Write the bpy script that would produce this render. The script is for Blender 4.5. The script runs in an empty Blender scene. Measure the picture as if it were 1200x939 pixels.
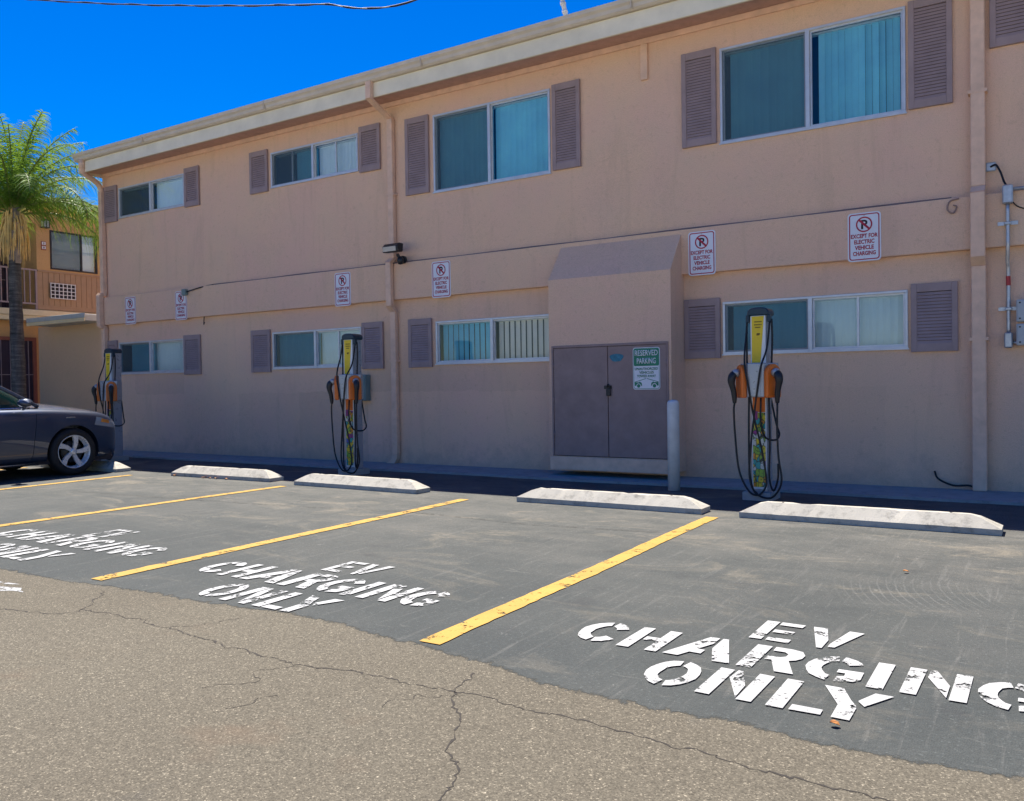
import bpy, bmesh, math, random
from mathutils import Vector, Matrix
R = math.radians
random.seed(7)
sc = bpy.context.scene
COL = sc.collection

# ------------------------------------------------------------------ camera
D, CH = 9.5259, 1.13
cam_d = bpy.data.cameras.new('camera'); cam = bpy.data.objects.new('camera', cam_d); COL.objects.link(cam)
r_ = Vector((0.84298908, 0.53771284, -0.015307)); d_ = Vector((-0.00355339, -0.02288846, -0.99973171)); f_ = Vector((-0.53791893, 0.84281731, -0.01738402))
m3 = Matrix((r_, -d_, -f_)).transposed()
cam.matrix_world = Matrix.Translation((0, -D, CH)) @ m3.to_4x4()
cam_d.sensor_fit = 'HORIZONTAL'; cam_d.sensor_width = 36; cam_d.lens = 995.5 / 1200 * 36
cam_d.clip_start = 0.05; cam_d.clip_end = 2000
sc.camera = cam

# ------------------------------------------------------------------ light
SUN = Vector((-0.40, 0.30, 1.0)).normalized()
elev = math.asin(SUN.z); azim = math.atan2(SUN.x, SUN.y)
w = bpy.data.worlds.new('World'); sc.world = w; w.use_nodes = True
wn = w.node_tree; wn.nodes.clear()
sky = wn.nodes.new('ShaderNodeTexSky'); sky.sky_type = 'NISHITA'; sky.sun_disc = False
sky.sun_elevation = elev; sky.sun_rotation = azim
sky.altitude = 100; sky.air_density = 1.0; sky.dust_density = 0.3; sky.ozone_density = 3.0
hs = wn.nodes.new('ShaderNodeHueSaturation'); hs.inputs['Saturation'].default_value = 1.68; hs.inputs['Hue'].default_value = 0.52; hs.inputs['Value'].default_value = 0.56
bg = wn.nodes.new('ShaderNodeBackground'); bg.inputs[1].default_value = 0.115
wo = wn.nodes.new('ShaderNodeOutputWorld')
wn.links.new(sky.outputs[0], hs.inputs['Color']); wn.links.new(hs.outputs[0], bg.inputs[0]); wn.links.new(bg.outputs[0], wo.inputs[0])
sl = bpy.data.lights.new('sun', 'SUN'); sl.energy = 4.4; sl.angle = R(0.53); sl.color = (1, 0.95, 0.86)
so = bpy.data.objects.new('sun', sl); COL.objects.link(so)
so.rotation_euler = (-SUN).to_track_quat('-Z', 'Y').to_euler(); so.location = (-10, 10, 25)
sc.view_settings.view_transform = 'Standard'; sc.view_settings.look = 'None'
sc.view_settings.gamma = 1; sc.view_settings.exposure = 1.22; sc.view_settings.use_curve_mapping = False
sc.cycles.max_bounces = 10; sc.cycles.diffuse_bounces = 5; sc.cycles.transparent_max_bounces = 16

# ------------------------------------------------------------------ materials
class NT:
    def __init__(s, name):
        s.m = bpy.data.materials.new(name); s.m.use_nodes = True
        s.t = s.m.node_tree; s.N = s.t.nodes; s.b = s.N['Principled BSDF']; s.out = s.N['Material Output']
        g = s.N.new('ShaderNodeNewGeometry'); s.pos = g.outputs['Position']; s.nor = g.outputs['Normal']
    def ln(s, a, b): s.t.links.new(a, b)
    def put(s, sock, v):
        if isinstance(v, bpy.types.NodeSocket): s.ln(v, sock)
        elif isinstance(v, (tuple, list)) and len(v) == 3 and sock.type == 'RGBA': sock.default_value = (*v, 1)
        else: sock.default_value = v
    def noise(s, scale, detail=4, rough=0.55, vec=None, dist=0.0):
        n = s.N.new('ShaderNodeTexNoise'); n.inputs['Scale'].default_value = scale; n.inputs['Detail'].default_value = detail
        n.inputs['Roughness'].default_value = rough; n.inputs['Distortion'].default_value = dist
        s.ln(vec or s.pos, n.inputs['Vector']); return n.outputs[0]
    def voro(s, scale, feature='F1', out='Distance', vec=None):
        n = s.N.new('ShaderNodeTexVoronoi'); n.inputs['Scale'].default_value = scale; n.feature = feature
        s.ln(vec or s.pos, n.inputs['Vector']); return n.outputs[out]
    def ramp(s, fac, stops, interp='LINEAR'):
        n = s.N.new('ShaderNodeValToRGB'); n.color_ramp.interpolation = interp; e = n.color_ramp.elements
        while len(e) < len(stops): e.new(0.5)
        for k, (p, c) in enumerate(stops):
            e[k].position = p; e[k].color = (*c, 1) if isinstance(c, (tuple, list)) else (c, c, c, 1)
        s.ln(fac, n.inputs[0]); return n.outputs[0]
    def mix(s, fac, a, b, mode='MIX'):
        n = s.N.new('ShaderNodeMix'); n.data_type = 'RGBA'; n.blend_type = mode
        s.put(n.inputs[0], fac); s.put(n.inputs[6], a); s.put(n.inputs[7], b); return n.outputs[2]
    def math(s, op, a, b=0.0, clamp=False):
        n = s.N.new('ShaderNodeMath'); n.operation = op; n.use_clamp = clamp
        s.put(n.inputs[0], a); s.put(n.inputs[1], b); return n.outputs[0]
    def scaled(s, v, vec=None):
        n = s.N.new('ShaderNodeVectorMath'); n.operation = 'MULTIPLY'; s.ln(vec or s.pos, n.inputs[0]); n.inputs[1].default_value = v; return n.outputs[0]
    def sep(s, vec=None):
        n = s.N.new('ShaderNodeSeparateXYZ'); s.ln(vec or s.pos, n.inputs[0]); return n.outputs
    def bump(s, h, strength=0.3, dist=0.01):
        n = s.N.new('ShaderNodeBump'); n.inputs['Strength'].default_value = strength; n.inputs['Distance'].default_value = dist
        s.ln(h, n.inputs['Height']); s.ln(n.outputs[0], s.b.inputs['Normal']); return n
    def fin(s, col=None, rough=None, metal=None, spec=None, **kw):
        if col is not None: s.put(s.b.inputs['Base Color'], col)
        if rough is not None: s.put(s.b.inputs['Roughness'], rough)
        if metal is not None: s.put(s.b.inputs['Metallic'], metal)
        if spec is not None: s.b.inputs['Specular IOR Level'].default_value = spec
        for k, v in kw.items(): s.put(s.b.inputs[k], v)
        return s.m

def plain(name, col, rough=0.6, metal=0.0, var=0.12, scale=8, bump=0.0, bscale=150, spec=0.4, **kw):
    t = NT(name)
    n = t.noise(scale, 5, 0.6)
    dk = tuple(c * (1 - var) for c in col); lt = tuple(min(1, c * (1 + var)) for c in col)
    c = t.ramp(n, [(0.3, dk), (0.7, lt)])
    if bump: t.bump(t.noise(bscale, 3), bump, 0.004)
    rr = t.ramp(t.noise(scale * 3, 3), [(0.3, max(0, rough - 0.07)), (0.7, min(1, rough + 0.07))])
    return t.fin(c, rr, metal, spec, **kw)

def stucco(name, a, b, c, dirt=True):
    t = NT(name)
    n1 = t.noise(0.55, 5, 0.6); n2 = t.noise(2.3, 6, 0.65)
    col = t.mix(t.ramp(n1, [(0.38, 0.0), (0.62, 1.0)]), a, b)
    col = t.mix(t.ramp(n2, [(0.45, 0.0), (0.75, 0.55)]), col, c)
    # trowel nicks and small scuffs
    nk = t.noise(16, 6, 0.75, dist=0.6)
    col = t.mix(t.ramp(nk, [(0.575, 0.0), (0.64, 0.30)]), col, tuple(v * 0.66 for v in a))
    nk2 = t.noise(5.5, 8, 0.8, dist=1.5); zone = t.ramp(t.noise(0.8, 3), [(0.45, 0.0), (0.6, 1.0)])
    band = t.ramp(nk2, [(0.485, 0.0), (0.497, 1.0), (0.503, 1.0), (0.515, 0.0)])
    col = t.mix(t.math('MULTIPLY', t.math('MULTIPLY', band, zone), 0.26), col, tuple(v * 0.5 for v in a))
    if dirt:
        # repainted rectangles of slightly different tone, and water streaks
        wob = t.N.new('ShaderNodeVectorMath'); wob.operation = 'MULTIPLY_ADD'; wt = t.N.new('ShaderNodeTexNoise'); wt.inputs['Scale'].default_value = 3.0; wt.inputs['Detail'].default_value = 5
        t.ln(t.pos, wt.inputs['Vector']); t.ln(wt.outputs['Color'], wob.inputs[0]); wob.inputs[1].default_value = (.12, 0, .12); t.ln(t.pos, wob.inputs[2])
        sn = t.N.new('ShaderNodeVectorMath'); sn.operation = 'SNAP'; t.ln(wob.outputs[0], sn.inputs[0]); sn.inputs[1].default_value = (1.43, 50.0, 1.13)
        wh = t.N.new('ShaderNodeTexWhiteNoise'); wh.noise_dimensions = '3D'; t.ln(sn.outputs[0], wh.inputs['Vector'])
        pat = t.ramp(wh.outputs['Value'], [(0.0, 0.86), (0.45, 1.0), (1.0, 1.04)])
        z = t.sep()[2]
        low = t.ramp(t.math('MULTIPLY', z, 1 / 2.6), [(0.55, 1.0), (0.9, 0.0)])
        col = t.mix(t.math('MULTIPLY', low, 0.8), col, t.mix(1.0, col, pat, 'MULTIPLY'))
        st = t.noise(1.0, 5, 0.7, vec=t.scaled((3.6, 3.6, 0.45)), dist=0.8)
        col = t.mix(t.ramp(st, [(0.54, 0.0), (0.75, 0.28)]), col, tuple(v * 0.6 for v in a))
        spl = t.math('SUBTRACT', t.noise(5, 5, 0.7), t.math('MULTIPLY', z, 0.75))
        col = t.mix(t.ramp(spl, [(0.24, 0.0), (0.6, 0.35)]), col, (0.30, 0.22, 0.19))
    col = t.mix(1.0, col, t.ramp(t.noise(95, 4, 0.8), [(0.30, 0.84), (0.5, 1.0), (0.70, 1.08)]), 'MULTIPLY')
    h = t.math('ADD', t.noise(70, 4, 0.7), t.math('MULTIPLY', t.noise(14, 4, 0.6, dist=1.0), 0.9))
    t.bump(h, 0.6, 0.009)
    return t.fin(col, 0.88, 0, 0.25)

M = {}
M['stucco'] = stucco('stucco', (0.80, 0.537, 0.357), (0.78, 0.505, 0.37), (0.72, 0.52, 0.357))
M['stucco_tan'] = stucco('stucco_tan', (0.62, 0.38, 0.17), (0.60, 0.37, 0.175), (0.56, 0.35, 0.17), False)
M['stucco_gray'] = stucco('stucco_link', (0.78, 0.57, 0.37), (0.76, 0.55, 0.37), (0.72, 0.54, 0.36), False)
M['trimpaint'] = plain('trim_paint', (0.77, 0.515, 0.36), 0.6, bump=0.1)
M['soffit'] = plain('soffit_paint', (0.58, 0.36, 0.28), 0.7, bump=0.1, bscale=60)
M['fascia'] = plain('fascia_cream', (0.80, 0.72, 0.54), 0.55, var=0.10, scale=3, bump=0.08, bscale=40)
M['gutter'] = plain('gutter_beige', (0.62, 0.53, 0.41), 0.5, var=0.1, scale=4)
M['roofing'] = plain('roofing', (0.16, 0.15, 0.14), 0.9, bump=0.4)
M['shutter'] = plain('shutter_mauve', (0.33, 0.243, 0.232), 0.55, var=0.10, scale=6, bump=0.06)
M['door'] = plain('door_mauve', (0.28, 0.195, 0.18), 0.5, var=0.14, scale=5, bump=0.08, bscale=30)
M['alu'] = plain('window_aluminium', (0.62, 0.63, 0.64), 0.38, 0.35, var=0.08)
M['dark_gap'] = plain('dark_gap', (0.03, 0.025, 0.03), 0.9)
M['blind'] = plain('blind_fabric', (0.90, 0.95, 0.98), 0.7, var=0.05, scale=3)
M['blind_sky'] = plain('blind_sky_reflection', (0.36, 0.80, 1.0), 0.7, var=0.10, scale=3)  # sky reflection of the panes put into the slat colour
M['blind_cream'] = plain('blind_cream_fabric', (0.86, 0.82, 0.74), 0.7, var=0.06, scale=3)
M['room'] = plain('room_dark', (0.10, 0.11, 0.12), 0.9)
M['black'] = plain('black_rubber', (0.012, 0.012, 0.014), 0.5, var=0.2)
M['blackpl'] = plain('black_plastic', (0.018, 0.019, 0.022), 0.4, var=0.15)
M['steel'] = plain('galvanised_steel', (0.50, 0.51, 0.52), 0.42, 0.7, var=0.15, scale=20)
M['boxgray'] = plain('box_gray_paint', (0.45, 0.47, 0.46), 0.5, 0.0, var=0.08)
M['boxgreen'] = plain('box_green_gray', (0.17, 0.24, 0.23), 0.5, var=0.08)
M['red'] = plain('red_tape', (0.45, 0.04, 0.04), 0.5)
M['signwhite'] = plain('sign_white', (0.74, 0.75, 0.79), 0.35, var=0.04, scale=12)
M['signred'] = plain('sign_maroon', (0.42, 0.012, 0.04), 0.4)
M['signgreen'] = plain('sign_green', (0.01, 0.20, 0.11), 0.4)
M['signblack'] = plain('sign_black', (0.015, 0.015, 0.02), 0.4)
M['bollard'] = plain('bollard_white', (0.62, 0.64, 0.64), 0.5, var=0.10, scale=9, bump=0.1)
M['ev_silver'] = plain('charger_silver', (0.36, 0.38, 0.41), 0.32, 0.3, var=0.05)
M['ev_white'] = plain('charger_white', (0.74, 0.76, 0.76), 0.4, var=0.04)
M['ev_yellow'] = plain('charger_yellow', (0.78, 0.55, 0.02), 0.4, var=0.06, scale=12)
M['ev_orange'] = plain('charger_orange', (0.74, 0.17, 0.02), 0.4, var=0.05)
M['ev_purple'] = plain('charger_purple', (0.24, 0.03, 0.16), 0.4)
M['ev_cap'] = plain('charger_cap', (0.012, 0.035, 0.055), 0.35, var=0.1)
M['bluespot'] = plain('blue_spot', (0.04, 0.19, 0.26), 0.6, var=0.3, scale=30)
M['brick_red'] = plain('security_frame_red', (0.30, 0.10, 0.065), 0.6)
M['doordark'] = plain('door_dark_purple', (0.055, 0.035, 0.055), 0.5)
M['railgray'] = plain('rail_mauve', (0.34, 0.26, 0.27), 0.5)
M['slab'] = plain('slab_cream', (0.80, 0.68, 0.44), 0.6, var=0.06)
M['canopy'] = plain('canopy_gray_blue', (0.46, 0.52, 0.56), 0.4, var=0.06)
M['siding'] = plain('siding_tan', (0.40, 0.26, 0.16), 0.7, var=0.08)
M['lampglass'] = plain('lamp_glass', (0.5, 0.55, 0.52), 0.2)
M['carwhite'] = plain('chrome', (0.72, 0.73, 0.75), 0.12, 1.0, var=0.02)
M['tyre'] = plain('tyre_rubber', (0.016, 0.016, 0.018), 0.75, var=0.2)
M['rim'] = plain('rim_alloy', (0.66, 0.67, 0.69), 0.3, 0.35, var=0.05)
M['amber'] = plain('amber_lens', (0.72, 0.25, 0.04), 0.15)
M['leaf_or'] = plain('dry_leaf', (0.40, 0.16, 0.04), 0.7, scale=40, var=0.3)
M['planter'] = plain('planter_block', (0.42, 0.30, 0.15), 0.85, bump=0.4)
M['frond_dead'] = plain('dead_frond', (0.80, 0.56, 0.22), 0.8, var=0.25, scale=6)
M['boot'] = plain('palm_boot', (0.33, 0.27, 0.22), 0.9, var=0.3, scale=9, bump=0.5, bscale=30)
M['wire'] = plain('cable_black', (0.012, 0.012, 0.016), 0.6)
M['mast'] = plain('mast_white', (0.70, 0.70, 0.68), 0.5, var=0.2, scale=12)

def palm_leaf():
    t = NT('palm_leaf')
    n = t.noise(1.6, 3); c = t.ramp(n, [(0.3, (0.06, 0.16, 0.020)), (0.55, (0.16, 0.31, 0.035)), (0.75, (0.36, 0.42, 0.06))])
    t.fin(c, 0.6, 0, 0.25)
    tr = t.N.new('ShaderNodeBsdfTranslucent'); t.put(tr.inputs[0], t.mix(0.5, c, (0.30, 0.38, 0.05)))
    ms = t.N.new('ShaderNodeMixShader'); ms.inputs[0].default_value = 0.40
    t.ln(t.b.outputs[0], ms.inputs[1]); t.ln(tr.outputs[0], ms.inputs[2]); t.ln(ms.outputs[0], t.out.inputs[0])
    return t.m
M['palm_leaf'] = palm_leaf()
def palm_trunk():
    t = NT('palm_trunk')
    z = t.sep()[2]
    rg = t.noise(1.0, 6, 0.7, vec=t.scaled((2.5, 2.5, 17)))
    c = t.ramp(rg, [(0.3, (0.035, 0.033, 0.033)), (0.5, (0.11, 0.105, 0.10)), (0.68, (0.20, 0.18, 0.16))])
    c = t.mix(t.ramp(t.noise(6, 5, 0.7, vec=t.scaled((2.5, 2.5, .6))), [(0.45, 0.0), (0.65, 0.6)]), c, (0.05, 0.046, 0.044))
    t.bump(rg, 0.8, 0.02)
    return t.fin(c, 0.9, 0, 0.2)
M['palm_trunk'] = palm_trunk()

def glass(name, tint, refl=0.9, ior=1.45):
    t = NT(name); t.N.remove(t.b)
    tr = t.N.new('ShaderNodeBsdfTransparent'); tr.inputs[0].default_value = (*tint, 1)
    gl = t.N.new('ShaderNodeBsdfGlossy'); gl.inputs['Roughness'].default_value = 0.015; gl.inputs[0].default_value = (refl, refl, refl, 1)
    n = t.noise(1.7, 2); bp = t.N.new('ShaderNodeBump'); bp.inputs['Strength'].default_value = 0.05; bp.inputs['Distance'].default_value = 0.01
    t.ln(n, bp.inputs['Height']); t.ln(bp.outputs[0], gl.inputs['Normal'])
    fr = t.N.new('ShaderNodeFresnel'); fr.inputs[0].default_value = ior
    ms = t.N.new('ShaderNodeMixShader'); t.ln(fr.outputs[0], ms.inputs[0]); t.ln(tr.outputs[0], ms.inputs[1]); t.ln(gl.outputs[0], ms.inputs[2])
    t.ln(ms.outputs[0], t.out.inputs[0]); return t.m
M['glass'] = glass('window_glass', (0.86, 0.96, 0.98), 1.0, 1.7)
M['glass_dark'] = glass('window_glass_dark', (0.74, 0.88, 0.92), 1.0, 1.6)
M['glass_clear'] = glass('window_glass_clear', (0.93, 0.97, 0.97), 1.0, 1.45)
def screen(name, col, op):
    t = NT(name); t.fin(col, 0.8, 0, 0.2)
    tr = t.N.new('ShaderNodeBsdfTransparent'); ms = t.N.new('ShaderNodeMixShader'); ms.inputs[0].default_value = op
    t.ln(tr.outputs[0], ms.inputs[1]); t.ln(t.b.outputs[0], ms.inputs[2]); t.ln(ms.outputs[0], t.out.inputs[0]); return t.m
M['screen'] = screen('insect_screen', (0.09, 0.14, 0.16), 0.45)

def asphalt_old():
    t = NT('old_asphalt')
    big = t.noise(0.35, 5, 0.6)
    col = t.ramp(big, [(0.3, (0.112, 0.096, 0.070)), (0.55, (0.126, 0.110, 0.081)), (0.75, (0.137, 0.115, 0.080))])
    st = t.voro(230, 'F1', 'Color'); s1 = t.N.new('ShaderNodeSeparateColor'); t.ln(st, s1.inputs[0])
    col = t.mix(1.0, col, t.ramp(s1.outputs[0], [(0.0, 0.62), (0.35, 0.90), (0.75, 1.05), (0.94, 1.3), (1.0, 2.4)]), 'MULTIPLY')
    st2 = t.voro(130, 'F1', 'Color'); s2 = t.N.new('ShaderNodeSeparateColor'); t.ln(st2, s2.inputs[0])
    col = t.mix(1.0, col, t.ramp(s2.outputs[1], [(0.0, 0.80), (0.5, 1.0), (0.96, 1.08), (1.0, 1.7)]), 'MULTIPLY')
    col = t.mix(t.ramp(t.noise(1.3, 5, 0.7), [(0.6, 0.0), (0.8, 0.45)]), col, (0.085, 0.082, 0.078))
    col = t.mix(t.ramp(t.noise(0.8, 4, 0.7, vec=t.scaled((1, 1.7, 1))), [(0.60, 0.0), (0.78, 0.55)]), col, (0.145, 0.098, 0.064))
    h = t.math('ADD', t.voro(230), t.math('MULTIPLY', t.noise(60, 4, 0.7), 0.6))
    t.bump(h, 0.28, 0.003)
    return t.fin(col, 0.93, 0, 0.25)
def asphalt_seal():
    t = NT('sealed_asphalt')
    x, y, z = t.sep()
    big = t.noise(0.6, 6, 0.65)
    col = t.ramp(big, [(0.3, (0.040, 0.045, 0.044)), (0.5, (0.053, 0.058, 0.055)), (0.72, (0.071, 0.073, 0.067))])
    # dusty, tracked zone toward the wheel stops
    far = t.ramp(t.math('MULTIPLY', t.math('ADD', y, 6.6), 1 / 4.4), [(0.15, 0.0), (0.85, 1.0)])
    dust = t.math('MULTIPLY', t.ramp(t.noise(1.5, 6, 0.7, vec=t.scaled((1, 1.8, 1))), [(0.40, 0.25), (0.68, 1.0)]), far)
    col = t.mix(t.math('MULTIPLY', dust, 0.85), col, (0.135, 0.127, 0.110))
    # tyre scuffs
    sw = t.noise(2.2, 5, 0.7, vec=t.scaled((9, 0.7, 1)), dist=0.8)
    col = t.mix(t.ramp(sw, [(0.55, 0.0), (0.72, 0.34)]), col, (0.165, 0.158, 0.142))
    sw2 = t.noise(1.0, 5, 0.75, vec=t.scaled((2.2, 16, 1)), dist=1.2)
    col = t.mix(t.ramp(sw2, [(0.62, 0.0), (0.74, 0.45)]), col, (0.20, 0.19, 0.165))
    # oil drips
    col = t.mix(t.ramp(t.noise(2.6, 5, 0.6), [(0.60, 0.0), (0.72, 0.55)]), col, (0.040, 0.041, 0.041))
    pt = t.noise(0.9, 6, 0.75, vec=t.scaled((1.0, 2.0, 1)), dist=0.7)
    col = t.mix(t.math('MULTIPLY', t.ramp(pt, [(0.54, 0.0), (0.66, 0.75)]), t.math('ADD', t.math('MULTIPLY', far, 0.7), 0.3)), col, (0.19, 0.165, 0.125))
    rg = t.N.new('ShaderNodeTexWave'); rg.wave_type = 'RINGS'; rg.rings_direction = 'Z'; rg.inputs['Scale'].default_value = 7.0; rg.inputs['Distortion'].default_value = 1.5; rg.inputs['Detail'].default_value = 3
    sh_ = t.N.new('ShaderNodeVectorMath'); sh_.operation = 'ADD'; t.ln(t.pos, sh_.inputs[0]); sh_.inputs[1].default_value = (-0.6, 4.2, 0); t.ln(sh_.outputs[0], rg.inputs['Vector'])
    rm_ = t.math('MULTIPLY', t.ramp(rg.outputs['Fac'], [(0.86, 0.0), (0.96, 0.28)]), t.ramp(t.noise(1.1, 4, 0.7), [(0.42, 0.0), (0.55, 1.0)]))
    ds_ = t.N.new('ShaderNodeVectorMath'); ds_.operation = 'DISTANCE'; t.ln(t.pos, ds_.inputs[0]); ds_.inputs[1].default_value = (-0.62, -4.55, 0)
    rm_ = t.math('MULTIPLY', rm_, t.ramp(ds_.outputs['Value'], [(0.22, 1.0), (0.50, 0.0)]))
    col = t.mix(rm_, col, (0.19, 0.185, 0.17))
    # aggregate showing through
    st = t.voro(150, 'F1', 'Color'); s1 = t.N.new('ShaderNodeSeparateColor'); t.ln(st, s1.inputs[0])
    col = t.mix(1.0, col, t.ramp(s1.outputs[0], [(0.0, 0.82), (0.5, 1.0), (0.94, 1.06), (1.0, 1.6)]), 'MULTIPLY')
    fl = t.noise(9, 6, 0.85)
    col = t.mix(t.ramp(fl, [(0.655, 0.0), (0.69, 0.7)]), col, (0.30, 0.28, 0.25))
    h = t.math('ADD', t.voro(150), t.math('MULTIPLY', t.noise(30, 4, 0.7), 0.8))
    t.bump(h, 0.5, 0.004)
    t.fin(col, 0.85, 0, 0.3)
    at = t.N.new('ShaderNodeAttribute'); at.attribute_name = 'feather'
    k = t.math('ADD', at.outputs['Fac'], t.math('MULTIPLY', t.math('SUBTRACT', t.noise(16, 8, 0.8), 0.5), 1.5))
    tr = t.N.new('ShaderNodeBsdfTransparent'); ms = t.N.new('ShaderNodeMixShader')
    t.ln(t.ramp(k, [(0.40, 0.0), (0.58, 1.0)]), ms.inputs[0]); t.ln(tr.outputs[0], ms.inputs[1]); t.ln(t.b.outputs[0], ms.inputs[2]); t.ln(ms.outputs[0], t.out.inputs[0])
    return t.m
M['asphalt_old'] = asphalt_old(); M['asphalt_seal'] = asphalt_seal()

def concrete(name, a, stain=0.5):
    t = NT(name)
    n = t.noise(3, 6, 0.65)
    col = t.ramp(n, [(0.3, tuple(v * 0.82 for v in a)), (0.7, a)])
    col = t.mix(t.ramp(t.noise(9, 6, 0.75, vec=t.scaled((1, 1, 1.6))), [(0.50, 0.0), (0.68, stain)]), col, tuple(v * 0.38 for v in a))
    col = t.mix(t.ramp(t.noise(60, 3), [(0.62, 0.0), (0.7, 0.35)]), col, tuple(v * 0.5 for v in a))
    t.bump(t.noise(55, 5, 0.7), 0.4, 0.004)
    return t.fin(col, 0.9, 0, 0.25)
M['concrete'] = concrete('wheel_stop_concrete', (0.54, 0.50, 0.42), 0.72)
M['concrete2'] = concrete('strip_concrete', (0.36, 0.37, 0.35), 0.4)
M['crack'] = plain('crack_dirt', (0.040, 0.034, 0.028), 0.95)
M['bounce_pale'] = concrete('bounce_slab_concrete', (0.58, 0.54, 0.46), 0.2)  # pale tone for the added light-bouncing slab
M['concrete3'] = concrete('footing_concrete', (0.40, 0.40, 0.38), 0.3)

def paint(name, col, wear, seed):
    t = NT(name)
    v = t.N.new('ShaderNodeVectorMath'); v.operation = 'ADD'; t.ln(t.pos, v.inputs[0]); v.inputs[1].default_value = (seed * 3.1, seed * 1.7, 0)
    n = t.noise(7, 7, 0.8, vec=v.outputs[0]); n2 = t.noise(45, 4, 0.7, vec=v.outputs[0])
    k = t.math('ADD', t.math('MULTIPLY', n, 0.75), t.math('MULTIPLY', n2, 0.25))
    mask = t.ramp(k, [(wear, 1.0), (wear + 0.03, 0.0)])
    c = t.ramp(t.noise(4, 5, 0.7, vec=v.outputs[0]), [(0.3, tuple(q * 0.80 for q in col)), (0.65, col)])
    c = t.mix(t.ramp(n2, [(0.55, 0.0), (0.75, 0.3)]), c, tuple(q * 0.6 for q in col))
    t.bump(t.noise(70, 3, 0.6), 0.3, 0.003)
    t.fin(c, 0.75, 0, 0.3)
    tr = t.N.new('ShaderNodeBsdfTransparent'); ms = t.N.new('ShaderNodeMixShader')
    t.ln(mask, ms.inputs[0]); t.ln(tr.outputs[0], ms.inputs[1]); t.ln(t.b.outputs[0], ms.inputs[2]); t.ln(ms.outputs[0], t.out.inputs[0])
    return t.m
M['white_paint'] = paint('white_road_paint', (0.45, 0.445, 0.43), 0.54, 1)
M['white_paint2'] = paint('white_road_paint_scuffed', (0.45, 0.45, 0.44), 0.525, 7)
M['white_worn'] = paint('white_road_paint_worn', (0.43, 0.43, 0.42), 0.515, 4)
M['yellow_paint'] = paint('yellow_road_paint', (0.49, 0.29, 0.058), 0.55, 2)

def art():
    t = NT('charger_art')
    v = t.N.new('ShaderNodeTexVoronoi'); v.inputs['Scale'].default_value = 22; t.ln(t.scaled((1.2, 1.2, 0.8)), v.inputs['Vector'])
    h = t.N.new('ShaderNodeHueSaturation'); h.inputs['Saturation'].default_value = 1.4; h.inputs['Value'].default_value = 0.9
    s = t.N.new('ShaderNodeSeparateColor'); t.ln(v.outputs['Color'], s.inputs[0])
    c = t.ramp(s.outputs[0], [(0.0, (0.70, 0.55, 0.03)), (0.25, (0.25, 0.45, 0.05)), (0.45, (0.03, 0.36, 0.34)), (0.6, (0.6, 0.62, 0.55)), (0.72, (0.72, 0.3, 0.03)), (0.85, (0.33, 0.04, 0.25)), (0.95, (0.06, 0.10, 0.42))], 'CONSTANT')
    e = t.voro(22, 'DISTANCE_TO_EDGE', 'Distance', vec=t.scaled((1.2, 1.2, 0.8)))
    c = t.mix(t.ramp(e, [(0.03, 1.0), (0.06, 0.0)]), c, (0.02, 0.03, 0.03))
    wv = t.noise(60, 2); c = t.mix(t.ramp(wv, [(0.6, 0.0), (0.62, 0.8)]), c, (0.02, 0.04, 0.03))
    return t.fin(c, 0.45)
M['art'] = art()
def carpaint():
    t = NT('car_paint_navy')
    return t.fin(t.ramp(t.noise(300, 2), [(0.4, (0.030, 0.043, 0.080)), (0.7, (0.044, 0.060, 0.104))]), 0.34, 0.35, 0.5, **{'Coat Weight': 1.0, 'Coat Roughness': 0.03})
M['car'] = carpaint()
M['carglass'] = NT('car_glass').fin((0.008, 0.03, 0.028), 0.03, 0, 0.6)
M['lens'] = NT('lamp_lens').fin((0.42, 0.44, 0.47), 0.08, 0.5, 0.6)

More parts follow.
